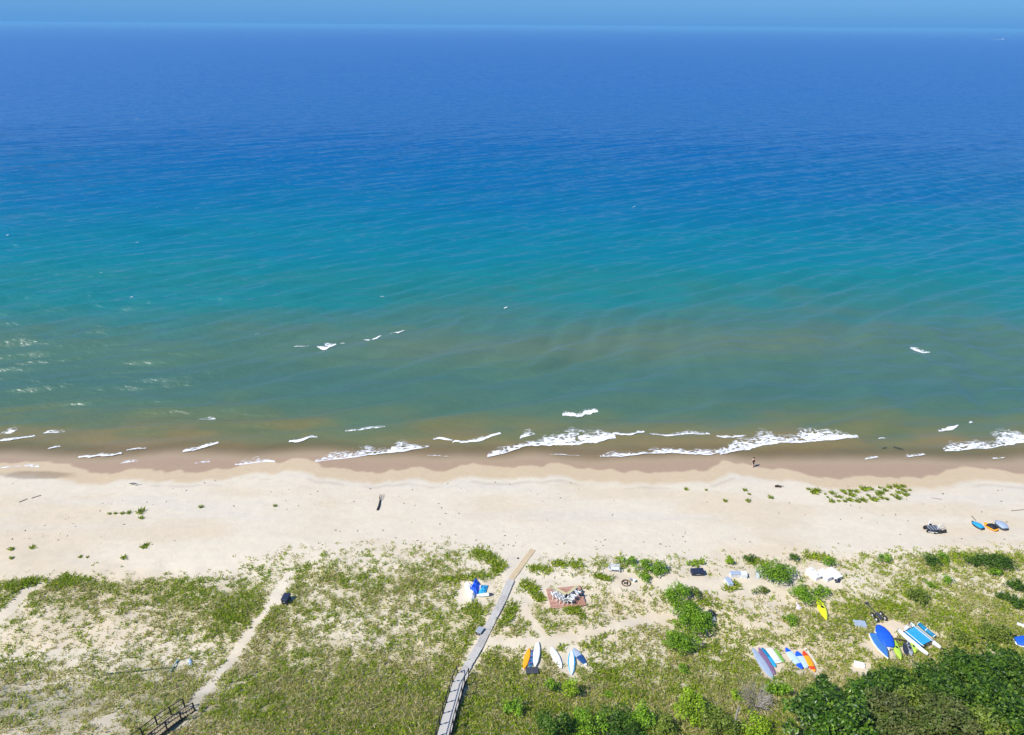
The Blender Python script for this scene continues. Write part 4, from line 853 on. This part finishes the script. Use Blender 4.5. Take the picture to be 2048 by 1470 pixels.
# tarped boat
def covered_boat(label, pa, pb, wpx, hullm, cover, h=.7, group='boats', cover_rng=(0.03, .93), name='covered_boat', ridge=.35):
    A, B = at(*pa, h*.8), at(*pb, h*.8); A.z -= h*.8; B.z -= h*.8; L = (B-A).length; M_ = frame(A, B); mid = (A+B)/2; W = wpx/FPX*(mid-Vector((0, 0, CAM_Z))).length*.5
    M_[2][3] += .05; t = thing(name, label, 'boat', None, 0, group, mtx=M_)
    wf = ip([(0, .55), (.1, .8), (.35, 1), (.6, .97), (.8, .7), (.93, .35), (1, .04)])
    MB().loft(L, lambda u: max(W*wf(u), .015), lambda u: h*.55+.06*u, lambda u: .12*abs(2*u-1)**3, 18, 12, None, 2.2).build('hull', hullm, t, True)
    c0, c1 = cover_rng; g = random.Random(int(L*100))
    wr = [g.uniform(-.03, .03) for _ in range(20)]
    MB().loft(L*(c1-c0), lambda u: max(W*wf(c0+(c1-c0)*u)*1.02+wr[int(u*14)]*.6, .02), lambda u: h*.57+ridge*math.sin(math.pi*min(max(u, .03), .97))**.6+wr[int(u*14)+2], lambda u: h*.42, 16, 12, None, 1.9).build('cover', cover, t, True, (L*((c0+c1)/2-.5), 0, 0))
    return t, L, W
t, L, W = covered_boat('rowing boat wrapped in a royal blue tarpaulin, bow towards the dolly', (1780, 1292), (1757, 1246), 24, WHITE, BLUE, .8, cover_rng=(.0, .95))
MB().box((-.2, -W*1.02, .45), (.28, .16, .2), bev=.03).build('oarlock_block', NAVY, t); MB().tube([(-L/2+.05, .05, .3), (-L/2-.22, .08, .25)], [.07, .05], 6).build('rudder', WHITE, t)
# blue decked sailboat with cream gunwale
A, B = at(1745, 1271), at(1775, 1322); M_ = frame(A, B); L = (B-A).length; M_[2][3] += .04
t = thing('sailing_dinghy', 'flat dinghy with denim blue deck and cream edge next to the tarpaulin covered boat', 'boat', None, 0, 'boats', mtx=M_); W = .62
wf = ip([(0, .75), (.15, .92), (.4, 1), (.65, .8), (.85, .42), (1, .03)])
MB().loft(L, lambda u: max(W*wf(u), .02), lambda u: .30, lambda u: .10*abs(2*u-1)**3, 18, 12, None, 3).build('hull', CREAM, t, True)
MB().loft(L*.95, lambda u: max(W*wf(u)*.86, .01), lambda u: .35, lambda u: .28, 18, 12, None, 3).build('deck_cover', MBLUE, t, True)
MB().box((-L/2-.06, .5, .25), (.16, .14, .25), bev=.02).build('rudder', BLACK, t)
# catamaran
c1, c2, c3, c4 = at(1799, 1259, .5), at(1854, 1303, .5), at(1822, 1246, .5), at(1884, 1298, .5)
A = (c1+c3)/2; B = (c2+c4)/2; M_ = frame(A, B); L = ((c2-c1).length+(c4-c3).length)/2; Yv = Vector((M_[0][1], M_[1][1], M_[2][1])); HW = abs((c1-c3).dot(Yv))/2
HW = max(HW, .75); M_[2][3] -= .47
t = thing('catamaran', 'beached catamaran with two white hulls and sky blue trampoline', 'catamaran', None, 0, None, mtx=M_)
wf = ip([(0, .7), (.2, 1), (.5, 1), (.75, .75), (.92, .35), (1, .03)])
for sg in (-1, 1):
    MB().loft(L, lambda u: max(.17*wf(u), .012), lambda u: .52+.05*u, lambda u: .18*abs(2*u-1)**3, 18, 10, None, 2.2).build('hull', WHITE, t, True, (0, sg*HW, 0))
    MB().tube([(-L*.40, sg*(HW-.24), .62), (L*.28, sg*(HW-.24), .62)], .03, 6).build('side_rail', WHITE, t)
    MB().box((-L*.5-.05, sg*HW, .30), (.16, .04, .5), bev=.01).build('rudder', ALU, t)
for xx in (-L*.36, L*.24): MB().tube([(xx, -HW, .58), (xx, HW, .58)], .045, 7).build('cross_beam', NAVY, t)
NS = 5; wd = (2*HW-.56)/NS
for k in range(NS):
    MB().box((-L*.06, -HW+.28+wd*(k+.5), .585), (L*.58, wd*.84, .03), bev=.008).build('trampoline_panel', CYAN, t)
MB().box((-L*.06, -HW+.13, .57), (L*.60, .17, .03)).build('trampoline_wing', TEAL, t); MB().box((-L*.06, HW-.13, .57), (L*.60, .17, .03)).build('trampoline_wing', TEAL, t)
MB().tube([(-L*.44, .15, .5), (-L*.47, .20, 1.25)], .035, 6).build('tiller', DKGREY, t)
MB().box((-L*.43, -.1, .56), (.3, .55, .16), .2, bev=.04).build('sail_bundle', OFFW, t)
A, B = at(1837, 1247, .22), at(1870, 1274, .22)
t = thing('sail_roll', 'rolled teal blue sail bag lying right of the catamaran', 'sail bag', A); MB().tube([(0, 0, 0), (B-A)*.5+Vector((0, 0, -.02)), B-A], [.19, .21, .19], 10).build('bag', TEAL, t, True)
for q in (.02, .5, .98): MB().tube([(B-A)*q+(B-A).normalized()*-.03, (B-A)*q+(B-A).normalized()*.03], .215, 10).build('end_collar', OFFW, t)
# gear at the right border
A, B = at(2033, 1250), at(2062, 1262); t = thing('mast_section', 'white tube lying across the right border above the blue tarpaulin', 'mast', A+Vector((0, 0, .2))); MB().tube([(0, 0, 0), B-A], .16, 8).build('tube', WHITE, t, True)
MB().box((B-A)*.6+Vector((0, 0, .0)), (.2, .42, .3), .4, bev=.02).build('bracket', GREYP, t)
covered_boat('boat under blue tarpaulin cut by the right border beside the wood', (2030, 1281), (2085, 1285), 20, WHITE, BLUE, .5)
# small craft on the beach
covered_boat('small blue kayak shaped boat with dark seat on the beach, left of the covered pair', (1968, 1056), (1944, 1041), 12, NAVY, CYAN, .45, cover_rng=(.08, .9), name='small_boat', ridge=.12)
pole('paddle', 'thin stick leaning at the head of the small blue beach boat', 'stick', (1943, 1033), (1951, 1042), .03, DARKW, lift=.1)
covered_boat('orange boat half hidden under a black cover on the beach', (1996, 1059), (1969, 1044), 13, ORG, BLACK, .45, cover_rng=(.10, .72), name='small_boat', ridge=.30)
covered_boat('boat under a pale grey cover, last of the small craft on the beach', (2013, 1057), (1992, 1040), 15, DKGREY, BGREY, .5, cover_rng=(.04, .95), name='small_boat', ridge=.30)

# ------------------------------------------------------------------ dolly and beach cart
def wheel(t, loc, r=.26, wd=.2, rim=WHITE, rot=0):
    wb = MB(); wb.ring((0, 0, 0), r*.68, r*.34, 18, 8, axis='Y'); w_ = wb.build('wheel', BLACK, t, True, loc); w_.rotation_euler = (0, 0, rot)
    MB().tube([(0, -wd*.35, 0), (0, wd*.35, 0)], r*.42, 10).build('rim', rim, w_)
    return w_
A, B = at(1732, 1211), at(1766, 1247); M_ = frame(A, B); L = (B-A).length
t = thing('boat_dolly', 'black two axle boat dolly with a long drawbar and balloon wheels', 'boat dolly', None, 0, None, mtx=M_)
MB().tube([(-L/2, 0, .35), (L*.45, 0, .33)], .04, 6).build('drawbar', DKGREY, t)
MB().box((-L/2, 0, .38), (.2, .36, .12), bev=.02).build('handle', DKGREY, t)
for xx in (L*.12, L*.36):
    MB().tube([(xx, -.52, .28), (xx, .52, .28)], .035, 6).build('axle', ALU, t)
    for sg in (-1, 1): wheel(t, (xx, sg*.48, .27), .27, .2)
MB().box((L*.24, 0, .38), (L*.34, .4, .05), bev=.01).build('cradle', DKGREY, t)
A, B = at(1848, 1062), at(1888, 1060); M_ = frame(A, B); L = (B-A).length
t = thing('beach_cart', 'dark wheeled cart with balloon tyres and white uprights parked on the beach', 'beach cart', None, 0, None, mtx=M_)
MB().box((-L*.10, 0, .42), (L*.55, .95, .06), bev=.02).build('platform', DKGREY, t)
for q in range(4): MB().box((-L*.32+q*L*.14, 0, .46), (.09, .9, .03)).build('slat', GREYP, t)
for xx, yy in ((-L*.38, .35), (-L*.08, .62), (-L*.10, -.62), (L*.12, -.62), (L*.34, -.55), (-L*.38, -.3)): wheel(t, (xx, yy, .27), .27, .22, DKGREY)
MB().tube([(L*.15, 0, .42), (L*.45, .15, .5), (L*.5, .35, .75)], .035, 6).build('drawbar', GREYP, t)
for xx, yy in ((-L*.22, .45), (L*.05, -.3)): MB().tube([(xx, yy, .4), (xx+.05, yy, 1.2)], .045, 6).build('upright', WHITE, t)
MB().tube([(-L*.45, -.5, .3), (-L*.05, -.75, .3)], .03, 5).build('side_bar', WHITE, t)

# ------------------------------------------------------------------ boxes, benches, bins
def crate(name, label, cat, px, py, sx, sy, sz, ang, m_, lid=None, group=None, taper=1.0, handle=True):
    c = at(px, py); t = thing(name, label, cat, c, ang, group)
    MB().box((0, 0, sz*.42-.04), (sx, sy, sz*.84), bev=.02, taper=taper).build('body', m_, t)
    MB().box((0, 0, sz*.90-.005), (sx+.06, sy+.06, sz*.14), bev=.025).build('lid', lid or m_, t)
    if handle: MB().box((0, -sy/2-.04, sz*.55), (sx*.3, .035, .05)).build('handle', DKGREY if m_ not in (NAVY, DKGREY) else GREYP, t)
    return t
crate('storage_box', 'black storage box standing alone beside the sandy path at left', 'storage box', 573, 1203, .62, .95, .75, R(-6), NAVY)
crate('storage_box', 'grey storage box against the left side of the boardwalk', 'storage box', 960, 1266, .55, .7, .5, R(-28), DKGREY, GREYP)
crate('storage_box', 'navy storage box under the flat yellow green shrub', 'storage box', 1394, 1148, 1.35, .7, .55, R(4), NAVY)
crate('storage_box', 'black box at the foot of the orange and white surfboards', 'storage box', 1064, 1345, 1.1, .62, .35, R(3), NAVY, DKGREY)
crate('storage_box', 'low pale translucent tub left of the boat dolly', 'storage tub', 1719, 1250, 1.1, .7, .30, R(-8), OFFW, BGREY, taper=1.05, handle=False)
crate('storage_box', 'small white box on the grass edge above the wood', 'storage box', 1718, 1331, .85, .5, .25, R(-18), WHITE, handle=False)
wg = 'white lidded boxes in a row'
for (a, b, l, sx, ln) in [(1626, 1152, 'leftmost white box of three, dark handle spots on its lid', .72, 1.45), (1649, 1154, 'middle white box of three with ribbed near end', .68, 1.35), (1667, 1152, 'rightmost white box of three, dark bundle at its corner', .74, 1.5)]:
    t = crate('storage_box', l, 'storage box', a, b, sx, ln, .55, R(24), WHITE if 'left' in l[:5] else OFFW, WHITE, wg, handle=False)
    if 'leftmost' in l:
        for xx, yy in ((.15, .3), (.1, -.5)): MB().box((xx, yy, .57), (.12, .12, .04), bev=.01).build('handle', DKGREY, t)
    if 'middle' in l:
        for q in range(4): MB().box((0, -ln/2-.012, .12+.09*q), (sx*.9, .02, .03)).build('rib', WHITE, t)
def slat_bench(label, px, py, sx, sy, h, ang, top, side, n, group='pale storage benches'):
    c = at(px, py); t = thing('storage_bench', label, 'storage bench', c, ang, group)
    MB().box((0, 0, h*.45-.03), (sx*.97, sy*.92, h*.9)).build('body', side, t)
    MB().box((0, 0, h*.93), (sx, sy, .05), bev=.015).build('lid', top, t)
    for q in range(n): MB().box((-sx/2+sx*(q+.5)/n, -sy*.46-.018, h*.45), (sx/n*.7, .025, h*.78)).build('slat', WHITE, t)
slat_bench('pale bench box with blue grey lid and white slatted front', 1470, 1152, 1.15, .55, .5, R(3), BGREY, OFFW, 8)
slat_bench('narrow white slatted bench end right beside the blue grey lidded one', 1487, 1153, .62, .62, .5, R(-6), OFFW, WHITE, 5)
slat_bench('pale bench box set at an angle below the other two', 1457, 1168, .55, 1.1, .5, R(10), BGREY, OFFW, 4)
c = at(1515, 1157); t = thing('panel', 'pale lilac panel leaning up against the big round shrub', 'panel', c, R(5)); MB().box((0, .12, .42), (.46, .05, .95), rx=R(-18), bev=.01).build('board', BGREY, t); MB().box((0, .09, .42), (.36, .03, .8), rx=R(-18)).build('inset', OFFW, t)
# bench and fire ring
c = at(1228, 1143); t = thing('bench', 'white slatted bench on the sand above the fire ring', 'bench', c, R(-3))
for q in range(3): MB().box((0, -.12+.14*q, .42), (1.05, .10, .03)).build('seat_slat', OFFW, t)
for q in range(3): MB().box((0, .26, .55+.13*q), (1.05, .03, .08)).build('back_slat', OFFW, t)
for xx in (-.55, .55):
    MB().box((xx, -.14, .2), (.06, .06, .48)).build('leg', OFFW, t); MB().box((xx, .25, .42), (.06, .06, .92)).build('leg', OFFW, t); MB().box((xx, .05, .62), (.07, .5, .04)).build('armrest', GREYP, t)
c = at(1252, 1167); t = thing('fire_ring', 'round rusty fire ring with a few logs inside', 'fire pit', c)
MB().ring((0, 0, .08), .46, .055, 26, 6).build('ring', RUST, t, True)
for q, (a, r_) in enumerate([(.3, 0), (1.4, .1), (2.5, -.08)]): MB().tube([(-.26*math.cos(a)+r_, -.26*math.sin(a), .06+.03*q), (.26*math.cos(a)+r_, .26*math.sin(a), .07+.04*q)], .045, 6).build('log', CHAR, t)
c = at(1268, 1164); t = thing('bucket', 'white bucket standing right beside the fire ring', 'bucket', c)
MB().tube([(0, 0, 0), (0, 0, .32)], [.13, .17], 12).build('body', WHITE, t); MB().ring((0, 0, .32), .17, .015, 14, 5).build('rim', GREYP, t)
c = at(1261, 1162); t = thing('stool', 'small grey round seat between fire ring and bucket', 'stool', c); MB().tube([(0, 0, .30), (0, 0, .35)], .14, 12).build('seat', GREYP, t)
for q in range(3): MB().tube([(.09*math.cos(q*2.09), .09*math.sin(q*2.09), .31), (.14*math.cos(q*2.09), .14*math.sin(q*2.09), 0)], .018, 5).build('leg', DKGREY, t)
# red deck with the V shaped counter and white chairs
q0, q1, q2, q3 = at(1092, 1180), at(1102, 1219), at(1172, 1213), at(1160, 1174)
cc_ = (q0+q1+q2+q3)/4; gz = max(float(H(q.x, q.y)) for q in (q0, q1, q2, q3, cc_))
ang = math.atan2((q2-q1).y, (q2-q1).x); WX = ((q2-q1).length+(q3-q0).length)/2; WY = ((q0-q1).length+(q3-q2).length)/2
DZ = gz+.10; deck = thing('wooden_deck', 'square red stained plank deck carrying a row of white chairs', 'deck', (cc_.x, cc_.y, DZ), ang)
npl = int(WY/.165); me = None; g = random.Random(9)
for k in range(npl):
    y0 = -WY/2+WY*(k+.5)/npl
    for half in (0, 1):
        sp = .5+g.uniform(-.18, .18); a0, a1 = (-WX/2, -WX/2+WX*sp) if half == 0 else (prev, WX/2)
        prev = a1; ob = MB().box(((a0+a1)/2, y0, 0), (a1-a0-.01, WY/npl*.93, .035)).build('plank', [REDW, REDW2][g.randint(0, 1)], deck); ob.location = (0, 0, g.uniform(-.004, .004))
for xx in (-WX*.42, 0, WX*.42): MB().box((xx, 0, -.12), (.09, WY*.96, .19)).build('joist', DARKW, deck)
TOP = DZ+.02
def dk(px, py, h=0.0): return at_z(px, py, TOP+h)
apex, el, er = dk(1133, 1186, .85), dk(1108, 1173, .85), dk(1152, 1171, .85)
t = thing('counter', 'V shaped pale wooden counter with dark sides on the red deck', 'counter', (apex.x, apex.y, TOP))
for e in (el, er):
    d = (e-apex); Ln = d.length; dd = d.normalized(); nrm = Vector((-dd.y, dd.x, 0)); a = math.atan2(dd.y, dd.x)
    if nrm.y > 0: nrm = -nrm
    for q in range(3): MB().box(Vector((0, 0, .85))+dd*Ln*.5+nrm*(.04+.10*q), (Ln+.1, .085, .035), a).build('top_plank', YELW, t)
    MB().box(Vector((0, 0, .42))+dd*Ln*.5+nrm*.20, (Ln*.96, .04, .80), a).build('side_panel', DARKW, t)
    for q in range(4): MB().box(Vector((0, 0, .14+.17*q))+dd*Ln*.5+nrm*.235, (Ln*.97, .02, .13), a).build('side_board', GREYW, t)
    MB().box(Vector((0, 0, .42))+dd*Ln*.97+nrm*.12, (.08, .22, .8), a).build('post', DARKW, t)
MB().box((.02, .25, .42), (.3, .16, .12), .5, bev=.02).build('shelf_box', BLACK, t)
def chair(label, px, py, face):
    c = dk(px, py); t = thing('chair', label, 'chair', (c.x, c.y, TOP), face, 'white chairs on the red deck'); t.scale = (1.12, 1.12, 1.12)
    MB().box((0, 0, .40), (.44, .44, .035), bev=.01).build('seat', WHITE, t)
    b = MB()
    b.add([(-.22, -.20, .40), (.22, -.20, .40), (.22, -.17, .40), (-.22, -.17, .40), (-.24, -.30, .72), (.24, -.30, .72), (.24, -.27, .72), (-.24, -.27, .72), (-.14, -.35, .90), (.14, -.35, .90), (.14, -.32, .90), (-.14, -.32, .90)],
          [(0, 1, 5, 4), (2, 3, 7, 6), (4, 5, 9, 8), (6, 7, 11, 10), (8, 9, 10, 11), (3, 2, 1, 0), (1, 2, 6, 5), (5, 6, 10, 9), (3, 0, 4, 7), (7, 4, 8, 11)]); b.build('backrest', WHITE, t)
    for sx in (-1, 1):
        for sy in (-1, 1): MB().tube([(sx*.19, sy*.18, .40), (sx*.24, sy*.25, 0)], .028, 5).build('leg', WHITE, t)
        MB().box((sx*.25, -.02, .62), (.05, .46, .03), bev=.006).build('armrest', WHITE, t); MB().tube([(sx*.25, .19, .61), (sx*.22, .19, .40)], .02, 5).build('arm_support', WHITE, t)
for (a, b, f_, l) in [(1108, 1194.5, .3, 'leftmost white chair on the red deck'), (1115, 1199, .3, 'second white chair from the left on the red deck'), (1122, 1203, .25, 'third white chair from the left on the red deck'), (1130, 1206, .1, 'lowest white chair, in the middle of the row on the red deck'),
                    (1141, 1206, -.4, 'white chair just right of the counter apex, facing up right'), (1147, 1198.5, -.5, 'second white chair from the right on the red deck'), (1155, 1191, -.6, 'rightmost white chair, at the upper end of the counter')]:
    chair(l, a, b, f_*1.2)
# collapsed beach tent
def mound(name, outline, h, m_, parent, O, wr=.12, seed=1, peak=None):
    g = random.Random(seed); pts = []
    for k in range(len(outline)):
        a, b = Vector(at(*outline[k])), Vector(at(*outline[(k+1) % len(outline)]))
        for q in range(4): pts.append(a.lerp(b, q/4))
    c = sum(pts, Vector())/len(pts)
    if peak: c = Vector(at(*peak))
    vv, fc = [], []; n = len(pts); rings = [(1.0, 0.0), (.97, .22), (.8, .45), (.55, .72), (.3, .92), (.12, 1.0)]
    for r_, z in rings:
        for k, p in enumerate(pts):
            s = r_*(1+g.uniform(-wr, wr)*.35*(r_ < .95)); q = c.lerp(p, s); fold = 1+wr*2.2*math.sin(k*1.9+seed)*(r_ > .2)
            vv.append((q.x-O.x, q.y-O.y, float(H(q.x, q.y))-O.z+.01+h*z*fold))
    vv.append((c.x-O.x, c.y-O.y, float(H(c.x, c.y))-O.z+h*1.02))
    for i in range(len(rings)-1):
        for k in range(n): fc.append((i*n+k, i*n+(k+1) % n, (i+1)*n+(k+1) % n, (i+1)*n+k))
    for k in range(n): fc.append(((len(rings)-1)*n+k, (len(rings)-1)*n+(k+1) % n, len(vv)-1))
    fc.append(tuple(range(n-1, -1, -1)))
    return MB().add(vv, fc).build(name, m_, parent, False)
O = at(950, 1182); t = thing('beach_tent', 'collapsed blue and white cloth beach tent in the sandy hollow left of the boardwalk', 'beach tent', O)
mound('blue_panel', [(951, 1156), (962, 1172), (957, 1181), (955, 1193), (945, 1184), (938, 1181), (945, 1170)], .5, BLUE, t, O, seed=3)
mound('white_panel', [(928, 1167), (941, 1169), (946, 1177), (940, 1183), (932, 1182)], .5, WHITE, t, O, seed=5)
mound('white_panel', [(933, 1184), (944, 1182), (952, 1189), (949, 1198), (943, 1203)], .55, WHITE, t, O, seed=8)
pn = mound('side_panel', [(960, 1171), (977, 1171), (973, 1184), (969, 1191), (956, 1190)], .26, MBLUE, t, O, seed=11); pn.data.materials[0] = CYAN
mound('window_panel', [(959, 1172), (965, 1171), (963, 1181), (958, 1184)], .40, WHITE, t, O, wr=.05, seed=4)
board('paddleboard', 'grey and white board lying along the lower edge of the collapsed tent', 'paddleboard', (953, 1193), (986, 1190), 9, [OFFW, DKGREY], lambda u, s, c: 1 if u > .75 else 0, group=gb, lift=.10)
# loose bundles
O = at(1673, 1163); t = thing('bundle', 'dark navy lumpy bundle with blue strap at the corner of the right white box', 'bundle', O)
mound('bag', [(1667, 1156), (1674, 1154), (1682, 1160), (1679, 1166), (1671, 1166)], .42, NAVY, t, O, seed=6); mound('strap', [(1667, 1154), (1672, 1152), (1675, 1155), (1669, 1157)], .35, CYAN, t, O, seed=2)
O = at(1597, 1216); t = thing('plastic_bag', 'pale pinkish white bag on the sand left of the yellow kayak', 'bag', O); mound('bag', [(1592, 1207), (1599, 1211), (1604, 1217), (1597, 1221), (1592, 1216)], .25, PINK, t, O, seed=7); mound('knot', [(1592, 1206), (1595, 1206), (1595, 1210), (1592, 1210)], .22, WHITE, t, O, seed=9)
O = at(1423, 1240); t = thing('covered_gear', 'dark grey covered gear with pale end, right of the broadest shrub', 'covered gear', O); mound('cover', [(1410, 1228), (1420, 1224), (1432, 1233), (1426, 1242), (1414, 1243)], .8, DKGREY, t, O, seed=12); mound('pale_end', [(1422, 1238), (1430, 1235), (1432, 1242), (1424, 1245)], .4, OFFW, t, O, seed=13)
O = at(1411, 1262); t = thing('covered_gear', 'white topped bin almost hidden by the broadest shrub', 'bin', O); mound('bin', [(1406, 1252), (1414, 1250), (1417, 1258), (1409, 1260)], .6, NAVY, t, O, wr=.03, seed=14); mound('lid', [(1408, 1258), (1415, 1257), (1414, 1266), (1409, 1266)], .5, OFFW, t, O, wr=.05, seed=15)
O = at(381, 1326); t = thing('plastic_sheet', 'crumpled pale blue sheet in the grass beside the sandy path at left', 'sheet', O); mound('sheet', [(377, 1318), (384, 1319), (386, 1331), (380, 1333), (376, 1326)], .18, LBLUE, t, O, wr=.2, seed=16)
O = at(1895, 1265); t = thing('driftwood', 'dark log lying in grass right of the catamaran', 'driftwood', at(1900, 1272)+Vector((0, 0, .1))); MB().tube([(0, 0, 0), (.5, -.15, .05), (1.1, -.35, 0)], [.12, .10, .05], 7).build('log', CHAR, t)
# driftwood on the beach
A = at(755, 1021); t = thing('driftwood', 'forked dark driftwood branch lying alone on the open beach', 'driftwood', A)
B, C1, C2 = at(760, 1003)-A, at(761, 990)-A, at(766, 989)-A
MB().tube([(0, 0, .08), B*.5+Vector((.05, 0, .12)), B+Vector((0, 0, .12))], [.13, .11, .08], 7).build('trunk', CHAR, t)
MB().tube([B+Vector((0, 0, .12)), B.lerp(C1, .5)+Vector((-.08, 0, .18)), C1+Vector((0, 0, .15))], [.07, .05, .025], 5).build('branch', CHAR, t)
MB().tube([B+Vector((0, 0, .12)), B.lerp(C2, .5)+Vector((.12, 0, .22)), C2+Vector((0, 0, .18))], [.06, .045, .02], 5).build('branch', DEADW, t)
A = at(1550, 974); t = thing('driftwood', 'stubby dark driftwood log on the sand left of the long tuft patch', 'driftwood', A)
MB().tube([(0, 0, .1), (.35, .02, .16), (.75, -.12, .12)], [.15, .17, .10], 8).build('log', CHAR, t); MB().tube([(.5, 0, .15), (.9, .1, .22), (1.15, -.05, .1)], [.06, .05, .02], 5).build('branch', DEADW, t)
for (a, b, s, l) in [(1886, 988, .10, 'dark stone alone on the sand above the beach cart'), (1579, 1006, .07, 'small dark stone left of the tuft patch'), (1225, 1030, .08, 'single dark stone on open sand right of centre'), (880, 1048, .08, 'dark stone on the sand below the damp line at centre'), (1036, 1117, .12, 'dark stone left of the tan mat')]:
    c = at(a, b); g = random.Random(int(a)); vv = [(s*1.3*math.cos(k*1.05)*g.uniform(.8, 1.2), s*math.sin(k*1.05)*g.uniform(.8, 1.2), -.02) for k in range(6)]+[(s*.8*math.cos(k*1.05), s*.7*math.sin(k*1.05), s*g.uniform(.6, .9)) for k in range(6)]
    o = MB().add(vv, [tuple(range(6, 12))]+[(k, (k+1) % 6, 6+(k+1) % 6, 6+k) for k in range(6)]).build('stone', DARKW, None, False, c); tag(o, l, 'stone', 'stones on the beach')
# dark weed drifting in the shallows
for (pa, l) in [([(1786, 893), (1796, 896), (1807, 899)], 'longer dark weed streak floating in the brown shallows'), ([(1765, 896), (1773, 895)], 'short dark weed streak floating in the brown shallows')]:
    pts = [at_z(a, b, .05) for a, b in pa]; O = pts[0]
    o = MB().tube([p-O for p in pts], [.10]+[.22]*(len(pts)-2)+[.08], 6).build('floating_weed', mat('weed_dark', (.03, .045, .035), .6), None, False, O); o.scale = (1, 1, .35); tag(o, l, 'floating weed', 'floating weed')

# ------------------------------------------------------------------ living things
def skin_mesh(name, verts, edges, radii, m_, parent, sub=1):
    me = bpy.data.meshes.new(name); me.from_pydata(verts, edges, []); o = link(name, me, m_, parent)
    mo = o.modifiers.new('skin', 'SKIN'); me.skin_vertices[0].data[0].use_root = True
    for k, r_ in enumerate(radii): me.skin_vertices[0].data[k].radius = (r_, r_) if not isinstance(r_, tuple) else r_
    s = o.modifiers.new('sub', 'SUBSURF'); s.levels = s.render_levels = sub
    me.materials[0] = m_
    return o
A = at(1505, 934); A.z = float(H(A.x, A.y)); t = thing('person', 'person with bare shoulders and black shorts walking at the water edge', 'person', A, R(15)); t.scale = (.88, .88, .88)
V = [(0, 0, .95), (0, 0, 1.12), (0, .02, 1.32), (0, .03, 1.46), (0, .05, 1.54), (0, .06, 1.63), (0, .06, 1.72),
     (.19, .02, 1.41), (.27, .02, 1.14), (.27, .14, .92), (.27, .18, .83), (-.19, .02, 1.41), (-.27, 0, 1.14), (-.28, .02, .90), (-.28, .04, .81),
     (.10, .0, .90), (.11, .14, .50), (.11, .06, .09), (.11, .20, .04), (-.10, 0, .90), (-.12, -.08, .50), (-.12, -.26, .12), (-.12, -.14, .04)]
E = [(0, 1), (1, 2), (2, 3), (3, 4), (4, 5), (5, 6), (3, 7), (7, 8), (8, 9), (9, 10), (3, 11), (11, 12), (12, 13), (13, 14), (0, 15), (15, 16), (16, 17), (17, 18), (0, 19), (19, 20), (20, 21), (21, 22)]
Rd = [.15, .14, .16, .10, .06, .095, .08, .07, .05, .04, .035, .07, .05, .04, .035, .10, .07, .045, .04, .10, .07, .045, .04]
skin_mesh('body', V, E, Rd, SKIN, t)
MB().loft(.46, lambda u: .20-.02*u, lambda u: .17, lambda u: -.17, 6, 10, None, 2.2).build('shorts', NAVY, t, True, (0, 0, .80)).rotation_euler = (0, R(90), 0)
sh = MB(); sh.loft(.5, lambda u: .215, lambda u: .16, lambda u: -.155, 6, 10, None, 2.2); so = sh.build('tank_top', BLACK, t, True, (0, .01, 1.16)); so.rotation_euler = (0, R(90), 0)
MB().loft(.2, lambda u: .11*math.sin(math.pi*(.15+.75*u))**.5, lambda u: .10, lambda u: -.12, 5, 8, None, 2).build('hair', HAIR, t, True, (0, .03, 1.72)).rotation_euler = (0, R(90), 0)
for (a, b, l, rz) in [(263, 970, 'left one of two gulls standing together on the sand at left', .4), (270, 971, 'right one of two gulls standing together on the sand at left, a little bigger', .2)]:
    c = at(a, b); t = thing('gull', l, 'gull', c, rz, 'gulls on the beach'); s = 1.15 if 'bigger' in l else .95
    GB = mat('gull_back', (.10, .10, .11), .8); 
    MB().loft(.55*s, ip([(0, .01), (.15, .05), (.5, .11*s), (.8, .08), (1, .03)]), lambda u: .30*s+.04*math.sin(math.pi*u), lambda u: .30*s-.14*math.sin(math.pi*max(u, .05))**.7, 10, 8, lambda u, s2, c2: 0 if s2 > -.1 else 1, 2).build('body', [GB, WHITE], t, True)
    MB().loft(.2*s, lambda u: .05*math.sin(math.pi*(.15+.6*u)), lambda u: .47*s, lambda u: .36*s, 6, 8, None, 2).build('head', WHITE, t, True, (.27*s, 0, 0)); MB().tube([(.36*s, 0, .41*s), (.45*s, 0, .39*s)], [.02, .008], 5).build('beak', ORG, t)
    for sg in (-1, 1): MB().tube([(0, sg*.04, .2*s), (.02, sg*.04, 0)], .012, 4).build('leg', ORG, t)

# ------------------------------------------------------------------ far motorboat with its wake
c = at_z(2006, 79, 0); t = thing('motorboat', 'tiny white motorboat far out in the haze near the horizon', 'motorboat', c, R(5))
MB().loft(15, ip([(0, 2.0), (.3, 2.3), (.6, 2.2), (.85, 1.2), (1, .1)]), lambda u: 1.8+.6*u*u, lambda u: -.2, 12, 10, None, 2.6).build('hull', WHITE, t, True)
MB().box((-.5, 0, 3.2), (6, 3, 2.6), bev=.4, taper=.8).build('cabin', WHITE, t); MB().box((-.3, 0, 3.5), (5.4, 2.8, .8)).build('window', BLACK, t)
w0 = MB(); w0.loft(60, ip([(0, .4), (.6, 1.6), (1, 2.6)]), lambda u: .6, lambda u: -.1, 12, 8, None, 2); wo = w0.build('wake', MATS['foam_white'], None, True, (c.x-38, c.y-3, .05)); wo.rotation_euler = (0, 0, R(5)); tag(wo, 'thin white wake trailing behind the far motorboat', kind='stuff')
print('tris', sum(len(o.data.loops)-2*len(o.data.polygons) for o in bpy.data.objects if o.type == 'MESH'))
